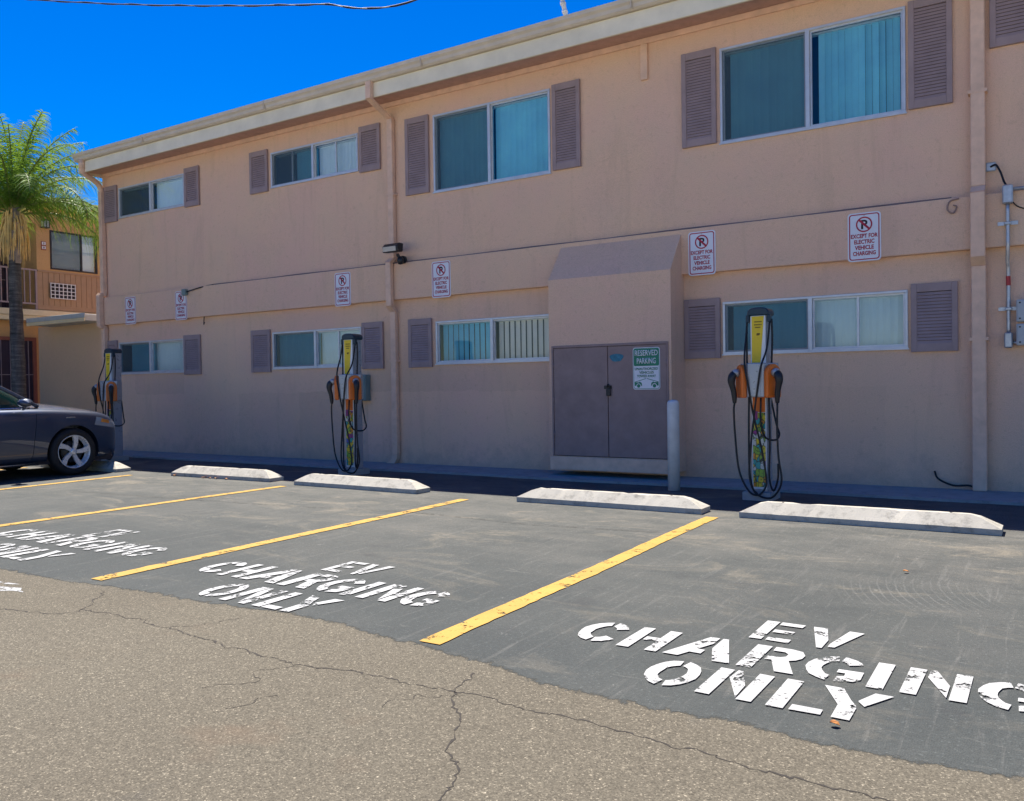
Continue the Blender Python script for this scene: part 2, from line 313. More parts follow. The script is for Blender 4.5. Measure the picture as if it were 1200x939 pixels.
# ------------------------------------------------------------------ mesh helpers
class MB:
    """collects shapes, then links them as one mesh object"""
    def __init__(s): s.b = bmesh.new()
    def _merge(s, src):
        me = bpy.data.meshes.new('t'); src.to_mesh(me); src.free(); s.b.from_mesh(me); bpy.data.meshes.remove(me)
    def box(s, x0, x1, y0, y1, z0, z1, bev=0.0, mat=None, segs=1):
        t = bmesh.new()
        bmesh.ops.create_cube(t, size=1)
        for v in t.verts: v.co = Vector(((x0 + x1) / 2 + v.co.x * (x1 - x0), (y0 + y1) / 2 + v.co.y * (y1 - y0), (z0 + z1) / 2 + v.co.z * (z1 - z0)))
        if bev > 0: bmesh.ops.bevel(t, geom=t.edges[:], offset=bev, segments=segs, affect='EDGES', profile=0.5)
        if mat: t.transform(mat)
        s._merge(t); return s
    def quad(s, pts):
        vs = [s.b.verts.new(p) for p in pts]; s.b.faces.new(vs); return s
    def prism(s, poly, axis, a, b, bev=0.0):
        """extrude a 2-D polygon along an axis: 'x' takes (y,z), 'y' takes (x,z), 'z' takes (x,y)"""
        t = bmesh.new()
        mk = {'x': lambda p, q: (q, p[0], p[1]), 'y': lambda p, q: (p[0], q, p[1]), 'z': lambda p, q: (p[0], p[1], q)}[axis]
        v0 = [t.verts.new(mk(p, a)) for p in poly]; v1 = [t.verts.new(mk(p, b)) for p in poly]
        n = len(poly); t.faces.new(v0); t.faces.new(v1[::-1])
        for i in range(n): t.faces.new((v0[i], v1[i], v1[(i + 1) % n], v0[(i + 1) % n]))
        bmesh.ops.recalc_face_normals(t, faces=t.faces[:])
        if bev > 0: bmesh.ops.bevel(t, geom=t.edges[:], offset=bev, segments=1, affect='EDGES')
        s._merge(t); return s
    def tube(s, pts, r, n=8, cap=True, smooth=True):
        P = [Vector(p) for p in pts]; rr = r if isinstance(r, (list, tuple)) else [r] * len(P)
        rings = []; up = None
        for i, p in enumerate(P):
            d = (P[min(i + 1, len(P) - 1)] - P[max(i - 1, 0)]).normalized()
            if up is None: up = Vector((0, 0, 1)) if abs(d.z) < 0.9 else Vector((0, 1, 0))
            a = d.cross(up)
            if a.length < 1e-4: a = d.cross(Vector((1, 0, 0)))
            a.normalize(); c = a.cross(d).normalized(); up = c
            rings.append([s.b.verts.new(p + (a * math.cos(2 * math.pi * k / n) + c * math.sin(2 * math.pi * k / n)) * rr[i]) for k in range(n)])
        for i in range(len(P) - 1):
            for k in range(n):
                f = s.b.faces.new((rings[i][k], rings[i][(k + 1) % n], rings[i + 1][(k + 1) % n], rings[i + 1][k])); f.smooth = smooth
        if cap: s.b.faces.new(rings[0][::-1]); s.b.faces.new(rings[-1])
        return s
    def lathe(s, prof, n=24, mat=None):
        t = bmesh.new(); rings = []
        for r, z in prof: rings.append([t.verts.new((r * math.cos(2 * math.pi * k / n), r * math.sin(2 * math.pi * k / n), z)) for k in range(n)])
        for i in range(len(prof) - 1):
            for k in range(n):
                f = t.faces.new((rings[i][k], rings[i][(k + 1) % n], rings[i + 1][(k + 1) % n], rings[i + 1][k])); f.smooth = True
        t.faces.new(rings[0][::-1]); t.faces.new(rings[-1])
        if mat: t.transform(mat)
        s._merge(t); return s
    def build(s, name, mat, parent=None, loc=None, recalc=True):
        if recalc: bmesh.ops.recalc_face_normals(s.b, faces=s.b.faces[:])
        me = bpy.data.meshes.new(name); s.b.to_mesh(me); s.b.free(); me.materials.append(mat)
        o = bpy.data.objects.new(name, me); COL.objects.link(o)
        if parent: o.parent = parent
        if loc: o.location = loc
        return o

def empty(name, loc=(0, 0, 0), rz=0, label=None, cat=None, group=None):
    o = bpy.data.objects.new(name, None); COL.objects.link(o); o.location = loc; o.rotation_euler = (0, 0, rz); o.empty_display_size = 0.2
    if label: tag(o, label, cat, group)
    return o
def tag(o, label, cat, group=None):
    o['label'] = label; o['category'] = cat
    if group: o['group'] = group
    return o
def struct(o): o['kind'] = 'structure'; return o
def copy_tree(o, parent=None):
    c = o.copy(); COL.objects.link(c)
    if parent: c.parent = parent
    for ch in list(o.children): copy_tree(ch, c)
    return c
def spline(pts, per=8):
    P = [Vector(p) for p in pts]; P = [P[0] * 2 - P[1]] + P + [P[-1] * 2 - P[-2]]; out = []
    for i in range(1, len(P) - 2):
        for k in range(per):
            t = k / per; a, b, c, d = P[i - 1:i + 3]
            out.append(0.5 * ((2 * b) + (c - a) * t + (2 * a - 5 * b + 4 * c - d) * t * t + (3 * b - a - 3 * c + d) * t ** 3))
    out.append(P[-2]); return out
def rounded(x0, x1, z0, z1, r, n=5):
    out = []
    for cx, cz, a0 in ((x1 - r, z1 - r, 0), (x0 + r, z1 - r, 90), (x0 + r, z0 + r, 180), (x1 - r, z0 + r, 270)):
        for k in range(n + 1):
            a = R(a0 + 90 * k / n); out.append((cx + r * math.cos(a), cz + r * math.sin(a)))
    return out
_dg = None
def text_mesh(mb, s, cx, zb, height, width, y, thick=0.0015, bold=0.0):
    """letters on the y plane facing -Y, fitted to a cap height and a width"""
    cu = bpy.data.curves.new('t', 'FONT'); cu.body = s; cu.size = 1; cu.extrude = 0; cu.offset = bold; cu.resolution_u = 3
    o = bpy.data.objects.new('t', cu); COL.objects.link(o)
    dg = bpy.context.evaluated_depsgraph_get(); dg.update()
    me = bpy.data.meshes.new_from_object(o.evaluated_get(dg))
    bpy.data.objects.remove(o); bpy.data.curves.remove(cu)
    xs = [v.co.x for v in me.vertices]; ys = [v.co.y for v in me.vertices]
    x0, x1, y0, y1 = min(xs), max(xs), min(ys), max(ys)
    t = bmesh.new(); t.from_mesh(me); bpy.data.meshes.remove(me)
    for v in t.verts:
        v.co = Vector((cx + ((v.co.x - x0) / (x1 - x0) - 0.5) * width, y, zb + (v.co.y - y0) / (y1 - y0) * height))
    bmesh.ops.recalc_face_normals(t, faces=t.faces[:])
    r = bmesh.ops.extrude_face_region(t, geom=t.faces[:])
    for g in r['geom']:
        if isinstance(g, bmesh.types.BMVert): g.co.y += thick
    mb._merge(t)

# ------------------------------------------------------------------ ground
g = MB(); 
xs = [-300, -40, -10, 10, 40, 300]; ys = [-300, -40, -12, 0, 40, 300]
for i in range(5):
    for j in range(5): g.quad([(xs[i], ys[j], -0.0055), (xs[i + 1], ys[j], -0.0055), (xs[i + 1], ys[j + 1], -0.0055), (xs[i], ys[j + 1], -0.0055)])
ground = struct(g.build('ground', M['asphalt_old']))
g = MB(); g.quad([(-60, -60, -.001), (60, -60, -.001), (60, -11.4, -.001), (-60, -11.4, -.001)]); struct(g.build('bounce_slab', M['bounce_pale']))  # unseen pale slab added to bounce warm light onto the wall
edge_pts = [(-26, -6.9), (-14, -6.85), (-9, -6.8), (-7, -6.74), (-5.73, -6.72), (-4.76, -6.66), (-3.8, -6.585), (-2.9, -6.545), (-2.19, -6.66), (-1.63, -6.755), (-1.08, -6.785), (-0.52, -6.79), (-0.08, -6.74), (1.5, -6.7), (4, -6.65), (12, -6.7)]
def edge_y(x):
    for (x0, y0), (x1, y1) in zip(edge_pts, edge_pts[1:]):
        if x0 <= x <= x1: return y0 + (y1 - y0) * (x - x0) / (x1 - x0)
    return -6.7
g = MB(); x = -26.0; row = []
while x < 12:
    st = 0.03 if -6.5 < x < 1 else 0.25
    jy = random.gauss(0, 0.003) + 0.016 * math.sin(x * 5.3) + 0.007 * math.sin(x * 13.1 + 1)
    row.append((x, edge_y(x) + jy)); x += st
fl_ = g.b.verts.layers.float.new('feather')
def sv(x_, y_, f_):
    v = g.b.verts.new((x_, y_, -0.0045)); v[fl_] = f_; return v
cols = [(sv(a, ya - .05, 0.0), sv(a, ya + .07, 1.0), sv(a, -0.72, 1.0)) for a, ya in row]
for p, q in zip(cols, cols[1:]):
    for k in range(2): g.b.faces.new((p[k], q[k], q[k + 1], p[k + 1]))
lot = struct(g.build('parking_lot', M['asphalt_seal']))
# concrete strip at the foot of the wall, slightly ragged front edge
g = MB(); x = -15.25; prev = None
while x < 3.01:
    yy = -0.74 + 0.025 * math.sin(x * 1.7) + random.gauss(0, 0.006)
    if prev:
        g.quad([(prev[0], prev[1], 0.022), (x, yy, 0.022), (x, 0, 0.03), (prev[0], 0, 0.03)])
        g.quad([(prev[0], prev[1], -0.02), (x, yy, -0.02), (x, yy, 0.022), (prev[0], prev[1], 0.022)])
    prev = (x, yy); x += 0.11
struct(g.build('pavement', M['concrete2']))

# stall lines: one mesh each, parts of the lot
def stall_line(xn, xf, yn=-6.58, yf=-2.62, wd=0.112):
    m = MB(); n = 60; L = []; Rr = []
    for k in range(n + 1):
        u = k / n; y = yn + (yf - yn) * u; x = xn + (xf - xn) * u + 0.006 * math.sin(u * 9 + xn)
        L.append((x - wd / 2 + random.gauss(0, 0.0025), y + random.gauss(0, 0.002), 0.0)); Rr.append((x + wd / 2 + random.gauss(0, 0.0025), y, 0.0))
    for k in range(n): m.quad([L[k], Rr[k], Rr[k + 1], L[k + 1]])
    return m.build('stall_line', M['yellow_paint'], lot)
for a, b in ((-2.33, -2.43), (-4.885, -4.985), (-7.62, -7.60), (-10.42, -10.55), (-13.1, -13.2), (0.32, 0.25)): stall_line(a, b)

# stencil letters (unit cell 1 high), polygons with stencil gaps
def arc(cx, cy, rx, ry, a0, a1, n=9): return [(cx + rx * math.cos(R(a0 + (a1 - a0) * k / n)), cy + ry * math.sin(R(a0 + (a1 - a0) * k / n))) for k in range(n + 1)]
def ring_piece(cx, cy, ro, ri, hy, hi, a0, a1): return arc(cx, cy, ro, hy, a0, a1) + arc(cx, cy, ri, hi, a1, a0)
W_ = 0.66
GL = {
 'C': (W_, [ring_piece(.35, .5, .35, .165, .5, .31, 100, 260), ring_piece(.33, .5, .34, .155, .5, .31, 84, 32), ring_piece(.33, .5, .34, .155, .5, .31, -84, -32)]),
 'G': (W_, [ring_piece(.35, .5, .35, .165, .5, .31, 100, 262), ring_piece(.33, .5, .34, .155, .5, .31, 84, 34), [(.40, .02), (.60, .08), (.66, .20), (.66, .48), (.38, .48), (.38, .35), (.48, .35), (.48, .24), (.40, .20)]]),
 'H': (W_, [[(0, 0), (.195, 0), (.195, 1), (0, 1)], [(.245, .42), (.465, .42), (.465, 0), (.66, 0), (.66, 1), (.465, 1), (.465, .59), (.245, .59)]]),
 'A': (W_, [[(-.04, 0), (.145, 0), (.21, .22), (.34, .22), (.34, .39), (.26, .39), (.34, .70), (.34, 1), (.24, 1)], [(.39, 1), (.45, 1), (.72, 0), (.52, 0), (.39, .50)]]),
 'R': (W_, [[(0, 0), (.195, 0), (.195, 1), (0, 1)], [(.245, 1), (.46, 1), (.60, .94), (.66, .80), (.66, .66), (.60, .54), (.53, .49), (.70, 0), (.48, 0), (.33, .43), (.245, .43), (.245, .58), (.40, .58), (.46, .65), (.46, .76), (.40, .83), (.245, .83)]]),
 'I': (.25, [[(0, 0), (.25, 0), (.25, 1), (0, 1)]]),
 'N': (.74, [[(0, 0), (.20, 0), (.20, 1), (0, 1)], [(.24, 1), (.32, 1), (.51, .50), (.51, .06), (.24, .70)], [(.55, 0), (.74, 0), (.74, 1), (.55, 1)]]),
 'O': (.70, [ring_piece(.35, .5, .35, .165, .5, .31, 97, 263), ring_piece(.36, .5, .35, .165, .5, .31, 83, -83)]),
 'L': (.56, [[(0, 0), (.20, 0), (.20, 1), (0, 1)], [(.25, 0), (.58, 0), (.58, .17), (.25, .17)]]),
 'Y': (.74, [[(0, 1), (.21, 1), (.36, .64), (.46, .45), (.46, 0), (.26, 0), (.26, .42)], [(.43, .64), (.56, 1), (.76, 1), (.52, .49)]]),
 'E': (.62, [[(0, 0), (.20, 0), (.20, 1), (0, 1)], [(.25, .84), (.62, .84), (.62, 1), (.25, 1)], [(.25, .43), (.56, .43), (.56, .58), (.25, .58)], [(.25, 0), (.62, 0), (.62, .16), (.25, .16)]]),
 'V': (.74, [[(0, 1), (.22, 1), (.36, .40), (.36, 0), (.27, 0)], [(.41, .24), (.55, 1), (.76, 1), (.50, .10), (.41, .10)]]),
}
LAY = {'CHARGING': [0, .114, .131, .233, .255, .394, .420, .536, .552, .670, .686, .719, .750, .868, .882, 1.0],
       'ONLY': [0, .232, .280, .520, .578, .785, .735, 1.0], 'EV': [0, .41, .50, 1.0]}
def stencil(mb, word, x0, x1, yt, yb, zz):
    h = yt - yb; lay = LAY[word]
    for i, c in enumerate(word):
        a = x0 + lay[2 * i] * (x1 - x0); kx = (lay[2 * i + 1] - lay[2 * i]) * (x1 - x0) / GL[c][0]
        for poly in GL[c][1]:
            vs = [mb.b.verts.new((a + p[0] * kx + random.gauss(0, .0015), yb + p[1] * h + random.gauss(0, .0015), zz)) for p in poly]
            f = mb.b.faces.new(vs); f.normal_update(); bmesh.ops.triangulate(mb.b, faces=[f])
def lettering(lines, mat):
    m = MB()
    for l in lines: stencil(m, *l, 0.001)
    for f in m.b.faces:
        f.normal_update()
        if f.normal.z < 0: f.normal_flip()
    return m.build('painted_lettering', mat, lot, recalc=False)
lettering([('EV', -1.145, -0.722, -5.51, -5.815), ('CHARGING', -1.845, -0.02, -5.895, -6.205), ('ONLY', -1.36, -0.49, -6.265, -6.568)], M['white_paint'])
lettering([('EV', -3.865, -3.50, -5.44, -5.725), ('CHARGING', -4.59, -2.735, -5.80, -6.13), ('ONLY', -4.06, -3.195, -6.22, -6.53)], M['white_paint2'])
lettering([('EV', -6.47, -6.20, -5.40, -5.73), ('CHARGING', -7.22, -5.30, -5.73, -6.06), ('ONLY', -6.70, -5.78, -6.18, -6.50)], M['white_worn'])
for xx in (-9.9, ): lettering([('EV', xx + .75, xx + 1.2, -5.42, -5.73), ('CHARGING', xx, xx + 1.92, -5.75, -6.08), ('ONLY', xx + .5, xx + 1.4, -6.19, -6.5)], M['white_worn'])
# tip of a painted arrow on the lane
m = MB()
for poly in ([(-5.18, -6.868), (-5.36, -6.89), (-5.9, -6.80), (-5.9, -6.86), (-5.30, -6.925)], [(-5.075, -6.915), (-5.22, -6.955), (-5.8, -6.93), (-5.9, -7.03), (-5.12, -7.02), (-5.05, -6.975), (-4.94, -6.968), (-5.02, -6.95)]):
    m.quad([(p[0], p[1], -0.004) for p in poly])
m.build('painted_arrow', M['white_worn'], ground)

# cracks: thin ragged ribbons
def crack(pts, w0, z, parent, jitter=0.02):
    m = MB(); P = []; wx = wy = 0.0
    for a, b in zip(pts, pts[1:]):
        n = max(2, int(math.dist(a, b) / 0.016))
        for k in range(n):
            u = k / n; wx = wx * .78 + random.gauss(0, jitter * .28); wy = wy * .78 + random.gauss(0, jitter * .28); P.append((a[0] + (b[0] - a[0]) * u + wx, a[1] + (b[1] - a[1]) * u + wy))
    P.append(pts[-1])
    L = []
    for i, p in enumerate(P):
        q = P[min(i + 1, len(P) - 1)]; o = P[max(i - 1, 0)]; dx, dy = q[0] - o[0], q[1] - o[1]; l = math.hypot(dx, dy) or 1
        h = w0 * random.choice((.25, .5, .8, 1.0, 1.3)) * random.uniform(.5, 1.1) * .5; L.append(((p[0] - dy / l * h, p[1] + dx / l * h, z), (p[0] + dy / l * h, p[1] - dx / l * h, z)))
    for a, b in zip(L, L[1:]): m.quad([a[0], a[1], b[1], b[0]])
    return m.build('pavement_crack', M['crack'], parent)
crack([(-4.6, -6.72), (-4.43, -6.85), (-4.28, -7.02), (-4.3, -7.12), (-4.9, -7.3)], .010, -.0045, ground, .026)
crack([(-4.30, -7.03), (-3.9, -6.99), (-3.613, -6.99), (-3.1, -7.06), (-2.63, -7.07), (-2.2, -7.01), (-1.85, -7.01), (-1.55, -7.0), (-1.287, -7.01), (-.84, -7.05), (-.37, -7.08), (.3, -7.12), (2, -7.2)], .009, -.0045, ground, .026)
crack([(-1.93, -6.80), (-1.88, -7.0), (-1.72, -7.2), (-1.656, -7.324), (-1.5, -7.5), (-1.44, -7.62), (-1.417, -7.75), (-1.45, -8.6)], .010, -.0045, ground, .026)
random.seed(77)
for k in range(3):
    x0_, y0_ = random.uniform(-4.5, 0.3), random.uniform(-8.2, -7.0); a_ = random.uniform(0, 6.28); p_ = [(x0_, y0_)]
    for q_ in range(random.randint(2, 4)): a_ += random.uniform(-.7, .7); p_.append((p_[-1][0] + math.cos(a_) * .10, p_[-1][1] + math.sin(a_) * .10))
    crack(p_, .0035, -.0045, ground, .03)
for p_ in ([(-2.63, -7.07), (-2.7, -7.2), (-2.62, -7.32), (-2.75, -7.45)], [(-3.6, -7.0), (-3.5, -6.9), (-3.42, -6.72)], [(-1.85, -7.01), (-1.98, -7.1), (-2.02, -7.25)]): crack(p_, .004, -.0045, ground, .03)
crack([(-9.5, -4.05), (-7.4, -3.9), (-6, -3.75), (-4.9, -3.55), (-3.6, -3.65), (-2.5, -3.5)], .010, .0022, lot, .012)

# ------------------------------------------------------------------ main building
B = empty('apartment_building', (-7.5, 0, 0), 0, 'two storey tan stucco apartment block with mauve shutters along the parking stalls', 'building')
BO = Vector((-7.5, 0, 0))
def bpart(mb, name, mat, parent=None, label=None, recalc=True):
    o = mb.build(name, mat, recalc=recalc); 
    me = o.data; me.transform(Matrix.Translation(-BO)); o.parent = parent or B
    if label: o['label'] = label
    return o
XL, XR = -15.25, 3.2
WZ = 5.30
wins = [  # x0,x1,z0,z1,left,right
    (-14.73, -12.81, 4.37, 4.93, 'dark', 'bright'), (-10.61, -8.73, 4.37, 4.93, 'gap', 'bright2'),
    (-7.32, -5.43, 3.85, 4.93, 'teal', 'blue'), (-3.20, -1.26, 3.85, 4.93, 'teal2', 'blueopen'), (0.0, 1.94, 4.37, 4.93, 'teal', 'bright'),
    (-14.83, -12.91, 1.46, 2.05, 'dark2', 'bright'), (-10.65, -8.73, 1.46, 2.05, 'teal', 'bright2'),
    (-7.33, -5.43, 1.45, 2.05, 'slats', 'slatsw'), (-3.195, -1.255, 1.45, 2.05, 'teal2', 'clear2'), (0.2, 2.1, 1.45, 2.05, 'teal', 'bright')]
xs = sorted({XL, XR} | {w[0] for w in wins} | {w[1] for w in wins}); zs = sorted({-0.05, WZ} | {w[2] for w in wins} | {w[3] for w in wins})
mb = MB()
for i in range(len(xs) - 1):
    for j in range(len(zs) - 1):
        cx, cz = (xs[i] + xs[i + 1]) / 2, (zs[j] + zs[j + 1]) / 2
        if any(w[0] < cx < w[1] and w[2] < cz < w[3] for w in wins): continue
        mb.quad([(xs[i], 0, zs[j]), (xs[i + 1], 0, zs[j]), (xs[i + 1], 0, zs[j + 1]), (xs[i], 0, zs[j + 1])])
RV = 0.11
for x0, x1, z0, z1, *_ in wins:
    for a, b in (((x0, z0), (x1, z0)), ((x1, z0), (x1, z1)), ((x1, z1), (x0, z1)), ((x0, z1), (x0, z0))):
        mb.quad([(a[0], 0, a[1]), (b[0], 0, b[1]), (b[0], RV, b[1]), (a[0], RV, a[1])])
bmesh.ops.remove_doubles(mb.b, verts=mb.b.verts[:], dist=1e-4)
mb.quad([(XL, 0, -.05), (XL, 9, -.05), (XL, 9, WZ), (XL, 0, WZ)]); mb.quad([(XR, 0, -.05), (XR, 9, -.05), (XR, 9, WZ), (XR, 0, WZ)])
mb.quad([(XL, 9, -.05), (XR, 9, -.05), (XR, 9, WZ), (XL, 9, WZ)])
wall = bpart(mb, 'wall', M['stucco'])
# belt course between the storeys
m = MB(); m.box(XL - .08, XR, -.085, -.001, 2.395, 2.915, .006)
for xx in (-12.35, ): m.box(xx - .004, xx + .004, -.0875, -.08, 2.40, 2.91)
bpart(m, 'belt_course', M['stucco'])
m = MB(); m.tube([(x, -.05, 2.925 + .004 * math.sin(x * 3)) for x in [XL + i * .4 for i in range(8, 37)]], .008, 6)
bpart(m, 'conduit', plain('conduit_paint', (.19, .145, .145), .6))
# roof, soffit, fascia, gutter
m = MB(); m.prism([(-.43, 5.50), (9.5, 5.50), (9.5, 5.56), (-.43, 5.56)], 'x', XL - .06, XR + .3); bpart(m, 'roof', M['roofing'])
m = MB(); m.prism([(-.418, 5.235), (-.0, 5.262), (-.0, 5.30), (-.418, 5.30)], 'x', XL - .02, XR + .28)
bpart(m, 'soffit', M['soffit'])
m = MB(); m.box(XL - .03, XR + .3, -.452, -.42, 5.195, 5.40, .004); m.box(XL - .03, XL + .0, -.42, 9.4, 5.20, 5.49)
bpart(m, 'fascia', M['fascia'])
m = MB(); m.prism([(-.425, 5.403), (-.49, 5.403), (-.515, 5.425), (-.52, 5.465), (-.545, 5.49), (-.55, 5.535), (-.53, 5.535), (-.50, 5.53), (-.425, 5.50)], 'x', XL - .07, XR + .3)
for k in range(6): m.box(-13.2 + k * 3.05, -13.19 + k * 3.05, -.553, -.47, 5.41, 5.54)
bpart(m, 'gutter', M['gutter'])
m = MB(); m.box(XL + .02, XR, -.03, -.001, 5.19, 5.258, .004); m.box(-4.165, -4.075, -.034, -.001, 4.765, 5.188, .004)
bpart(m, 'wall_trim', M['trimpaint'])
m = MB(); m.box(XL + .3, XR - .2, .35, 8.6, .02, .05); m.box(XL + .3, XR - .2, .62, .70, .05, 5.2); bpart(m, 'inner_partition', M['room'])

# windows
def make_blind(x0, x1, z0, z1, y, n, ang, mat, parent, jit=6, skip=0.0, wf=1.0):
    m = MB(); p = (x1 - x0) / n
    for k in range(n):
        if random.random() < skip: continue
        c = x0 + (k + .5) * p; a = R(ang + random.uniform(-jit, jit)); h = p * .62 * wf
        dx, dy = math.cos(a) * h, math.sin(a) * h; q = MB
        pts = []
        for s_ in (-1, -.33, .33, 1): pts.append((c + dx * s_, y + dy * s_ + .006 * (1 - s_ * s_)))
        for u, v in zip(pts, pts[1:]): m.quad([(u[0], u[1], z0), (v[0], v[1], z0), (v[0], v[1], z1), (u[0], u[1], z1)])
    return bpart(m, 'blind', mat, parent)
def window(x0, x1, z0, z1, lk, rk):
    xm = (x0 + x1) / 2; f = .028; ya, yb = -.016, .05
    m = MB()
    m.box(x0, x1, ya, yb, z1 - f, z1 - .001, .003); m.box(x0, x1, ya, yb, z0 + .001, z0 + f, .003)
    m.box(x0 + .001, x0 + f, ya + .001, yb, z0 + f, z1 - f, .003); m.box(x1 - f, x1 - .001, ya + .001, yb, z0 + f, z1 - f, .003)
    m.box(xm - .022, xm + .022, ya - .004, yb - .002, z0 + .008, z1 - .006, .003)
    m.box(x0 - .01, x1 + .01, ya - .012, ya + .01, z0 - .012, z0 + .004, .002)
    fr = bpart(m, 'window', M['alu'])
    s = .018
    m = MB()   # sash of the sliding light
    for a, b in ((xm + .024, x1 - f - .002), (x0 + f + .002, xm - .024)):
        m.box(a, b, .012, .034, z0 + f, z0 + f + s); m.box(a, b, .012, .034, z1 - f - s, z1 - f); m.box(a, a + s, .012, .034, z0 + f + s, z1 - f - s); m.box(b - s, b, .012, .034, z0 + f + s, z1 - f - s)
    if rk.endswith('2'): q = xm + (x1 - xm) * .5; m.box(q - .012, q + .012, .010, .036, z0 + f + s, z1 - f - s)
    if lk == 'gap': q = x0 + (xm - x0) * .5; m.box(q - .010, q + .010, .010, .036, z0 + f + s, z1 - f - s)
    if rk != 'blue': m.box(xm + .026, xm + .038, .0, .011, (z0 + z1) / 2 - .04, (z0 + z1) / 2 + .04, .002)
    bpart(m, 'sash', M['alu'], fr)
    gl, gr = (M['glass_dark'], M['glass_clear' if rk == 'slatsw' else 'glass'])
    for a, b, gm in ((x0 + f, xm - .02, gl), (xm + .02, x1 - f, gr)):
        m = MB(); m.quad([(a, .024, z0 + f), (b, .024, z0 + f), (b, .024, z1 - f), (a, .024, z1 - f)]); bpart(m, 'pane', gm, fr, None, False)
    if lk != 'slats':
        m = MB(); m.quad([(x0 + f, .006, z0 + f), (xm - .022, .006, z0 + f), (xm - .022, .006, z1 - f), (x0 + f, .006, z1 - f)]); bpart(m, 'insect_screen', M['screen'], fr)
    A, Bz = x0 + f + .01, xm - .01; zb, zt = z0 + .03, z1 - .045; y = .115
    if lk == 'dark': pass
    elif lk == 'dark2': make_blind(A + .22, Bz, zb, zt, y, 7, 20, M['blind_sky'], fr)
    elif lk == 'gap': make_blind(A + (Bz - A) * .5, Bz, zb, zt, y, 6, 12, M['blind_sky'], fr)
    elif lk == 'teal': make_blind(A, Bz, zb, zt, y, 11, 12, M['blind_sky'], fr, 8, 0, .82)
    elif lk == 'teal2': make_blind(A + .05, Bz, zb, zt, y, 10, 14, M['blind_sky'], fr, 12, 0, .82)
    elif lk == 'slats': make_blind(A, Bz, zb, zt, y, 10, 14, M['blind_sky'], fr, 10, 0, .60)
    A, Bz = xm + .03, x1 - f - .01
    if rk in ('bright', 'bright2'): make_blind(A, Bz, zb, zt, y, 12, 10, M['blind'], fr, 4, 0, .80)
    elif rk == 'blue': make_blind(A, Bz, zb, zt, y, 11, 12, M['blind_sky'], fr, 9, 0, .80)
    elif rk == 'blueopen': make_blind(A + .06, Bz - .03, zb, zt, y, 12, 14, M['blind_sky'], fr, 20, 0, .80)
    elif rk == 'slatsw': make_blind(A, Bz, zb, zt, y, 10, 10, M['blind_cream'], fr, 5, 0, .58)
    elif rk == 'clear2': make_blind(A, Bz, zb, zt, y, 13, 8, M['blind'], fr, 2)
    m = MB(); m.box(x0 + f, x1 - f, .085, .15, z1 - .05, z1 - .03); bpart(m, 'blind_rail', M['blind'], fr)
    return fr
for wd in wins: window(*wd)

# shutters
def shutter(x0, x1, z0, z1):
    m = MB(); e = .055; ya = -.038
    m.box(x0, x0 + e, ya, -.001, z0, z1, .003); m.box(x1 - e, x1, ya, -.001, z0, z1, .003)
    tp = .085; m.box(x0 + e, x1 - e, ya + .002, -.001, z1 - tp, z1 - .001, .002); m.box(x0 + e, x1 - e, ya + .002, -.001, z0 + .001, z0 + tp, .002)
    n = max(8, round((z1 - z0 - 2 * tp) / .033)); p = (z1 - z0 - 2 * tp) / n
    for k in range(n):
        z = z0 + tp + k * p
        m.prism([(ya + .005, z + .0), (ya + .009, z - .004), (ya + .024, z + p * .76), (ya + .015, z + p * .82)], 'x', x0 + e, x1 - e)
    so_ = bpart(m, 'shutter', M['shutter'])
    m = MB(); m.box(x0 + e, x1 - e, -.006, -.002, z0 + tp, z1 - tp); bpart(m, 'louver_shade', M['dark_gap'], so_)  # shade between the louvers put in as a dark sheet
    return so_
for x0, x1, hi, lo in ((-15.2, -14.77, 1, 0), (-12.775, -12.385, 1, 0), (-11.09, -10.67, 1, 0), (-8.69, -8.285, 1, 0), (-.515, -.05, 1, 0), (1.97, 2.4, 1, 0)): shutter(x0, x1, 4.325, 5.0)
for x0, x1 in ((-7.81, -7.39), (-5.39, -4.99), (-3.65, -3.24), (-1.235, -.835)): shutter(x0, x1, 3.868, 4.955)
for x0, x1 in ((-15.2, -14.86), (-12.885, -12.44), (-11.14, -10.69), (-8.70, -8.29), (-7.81, -7.39), (-3.65, -3.22), (-1.225, -.80)): shutter(x0, x1, 1.41, 2.10)

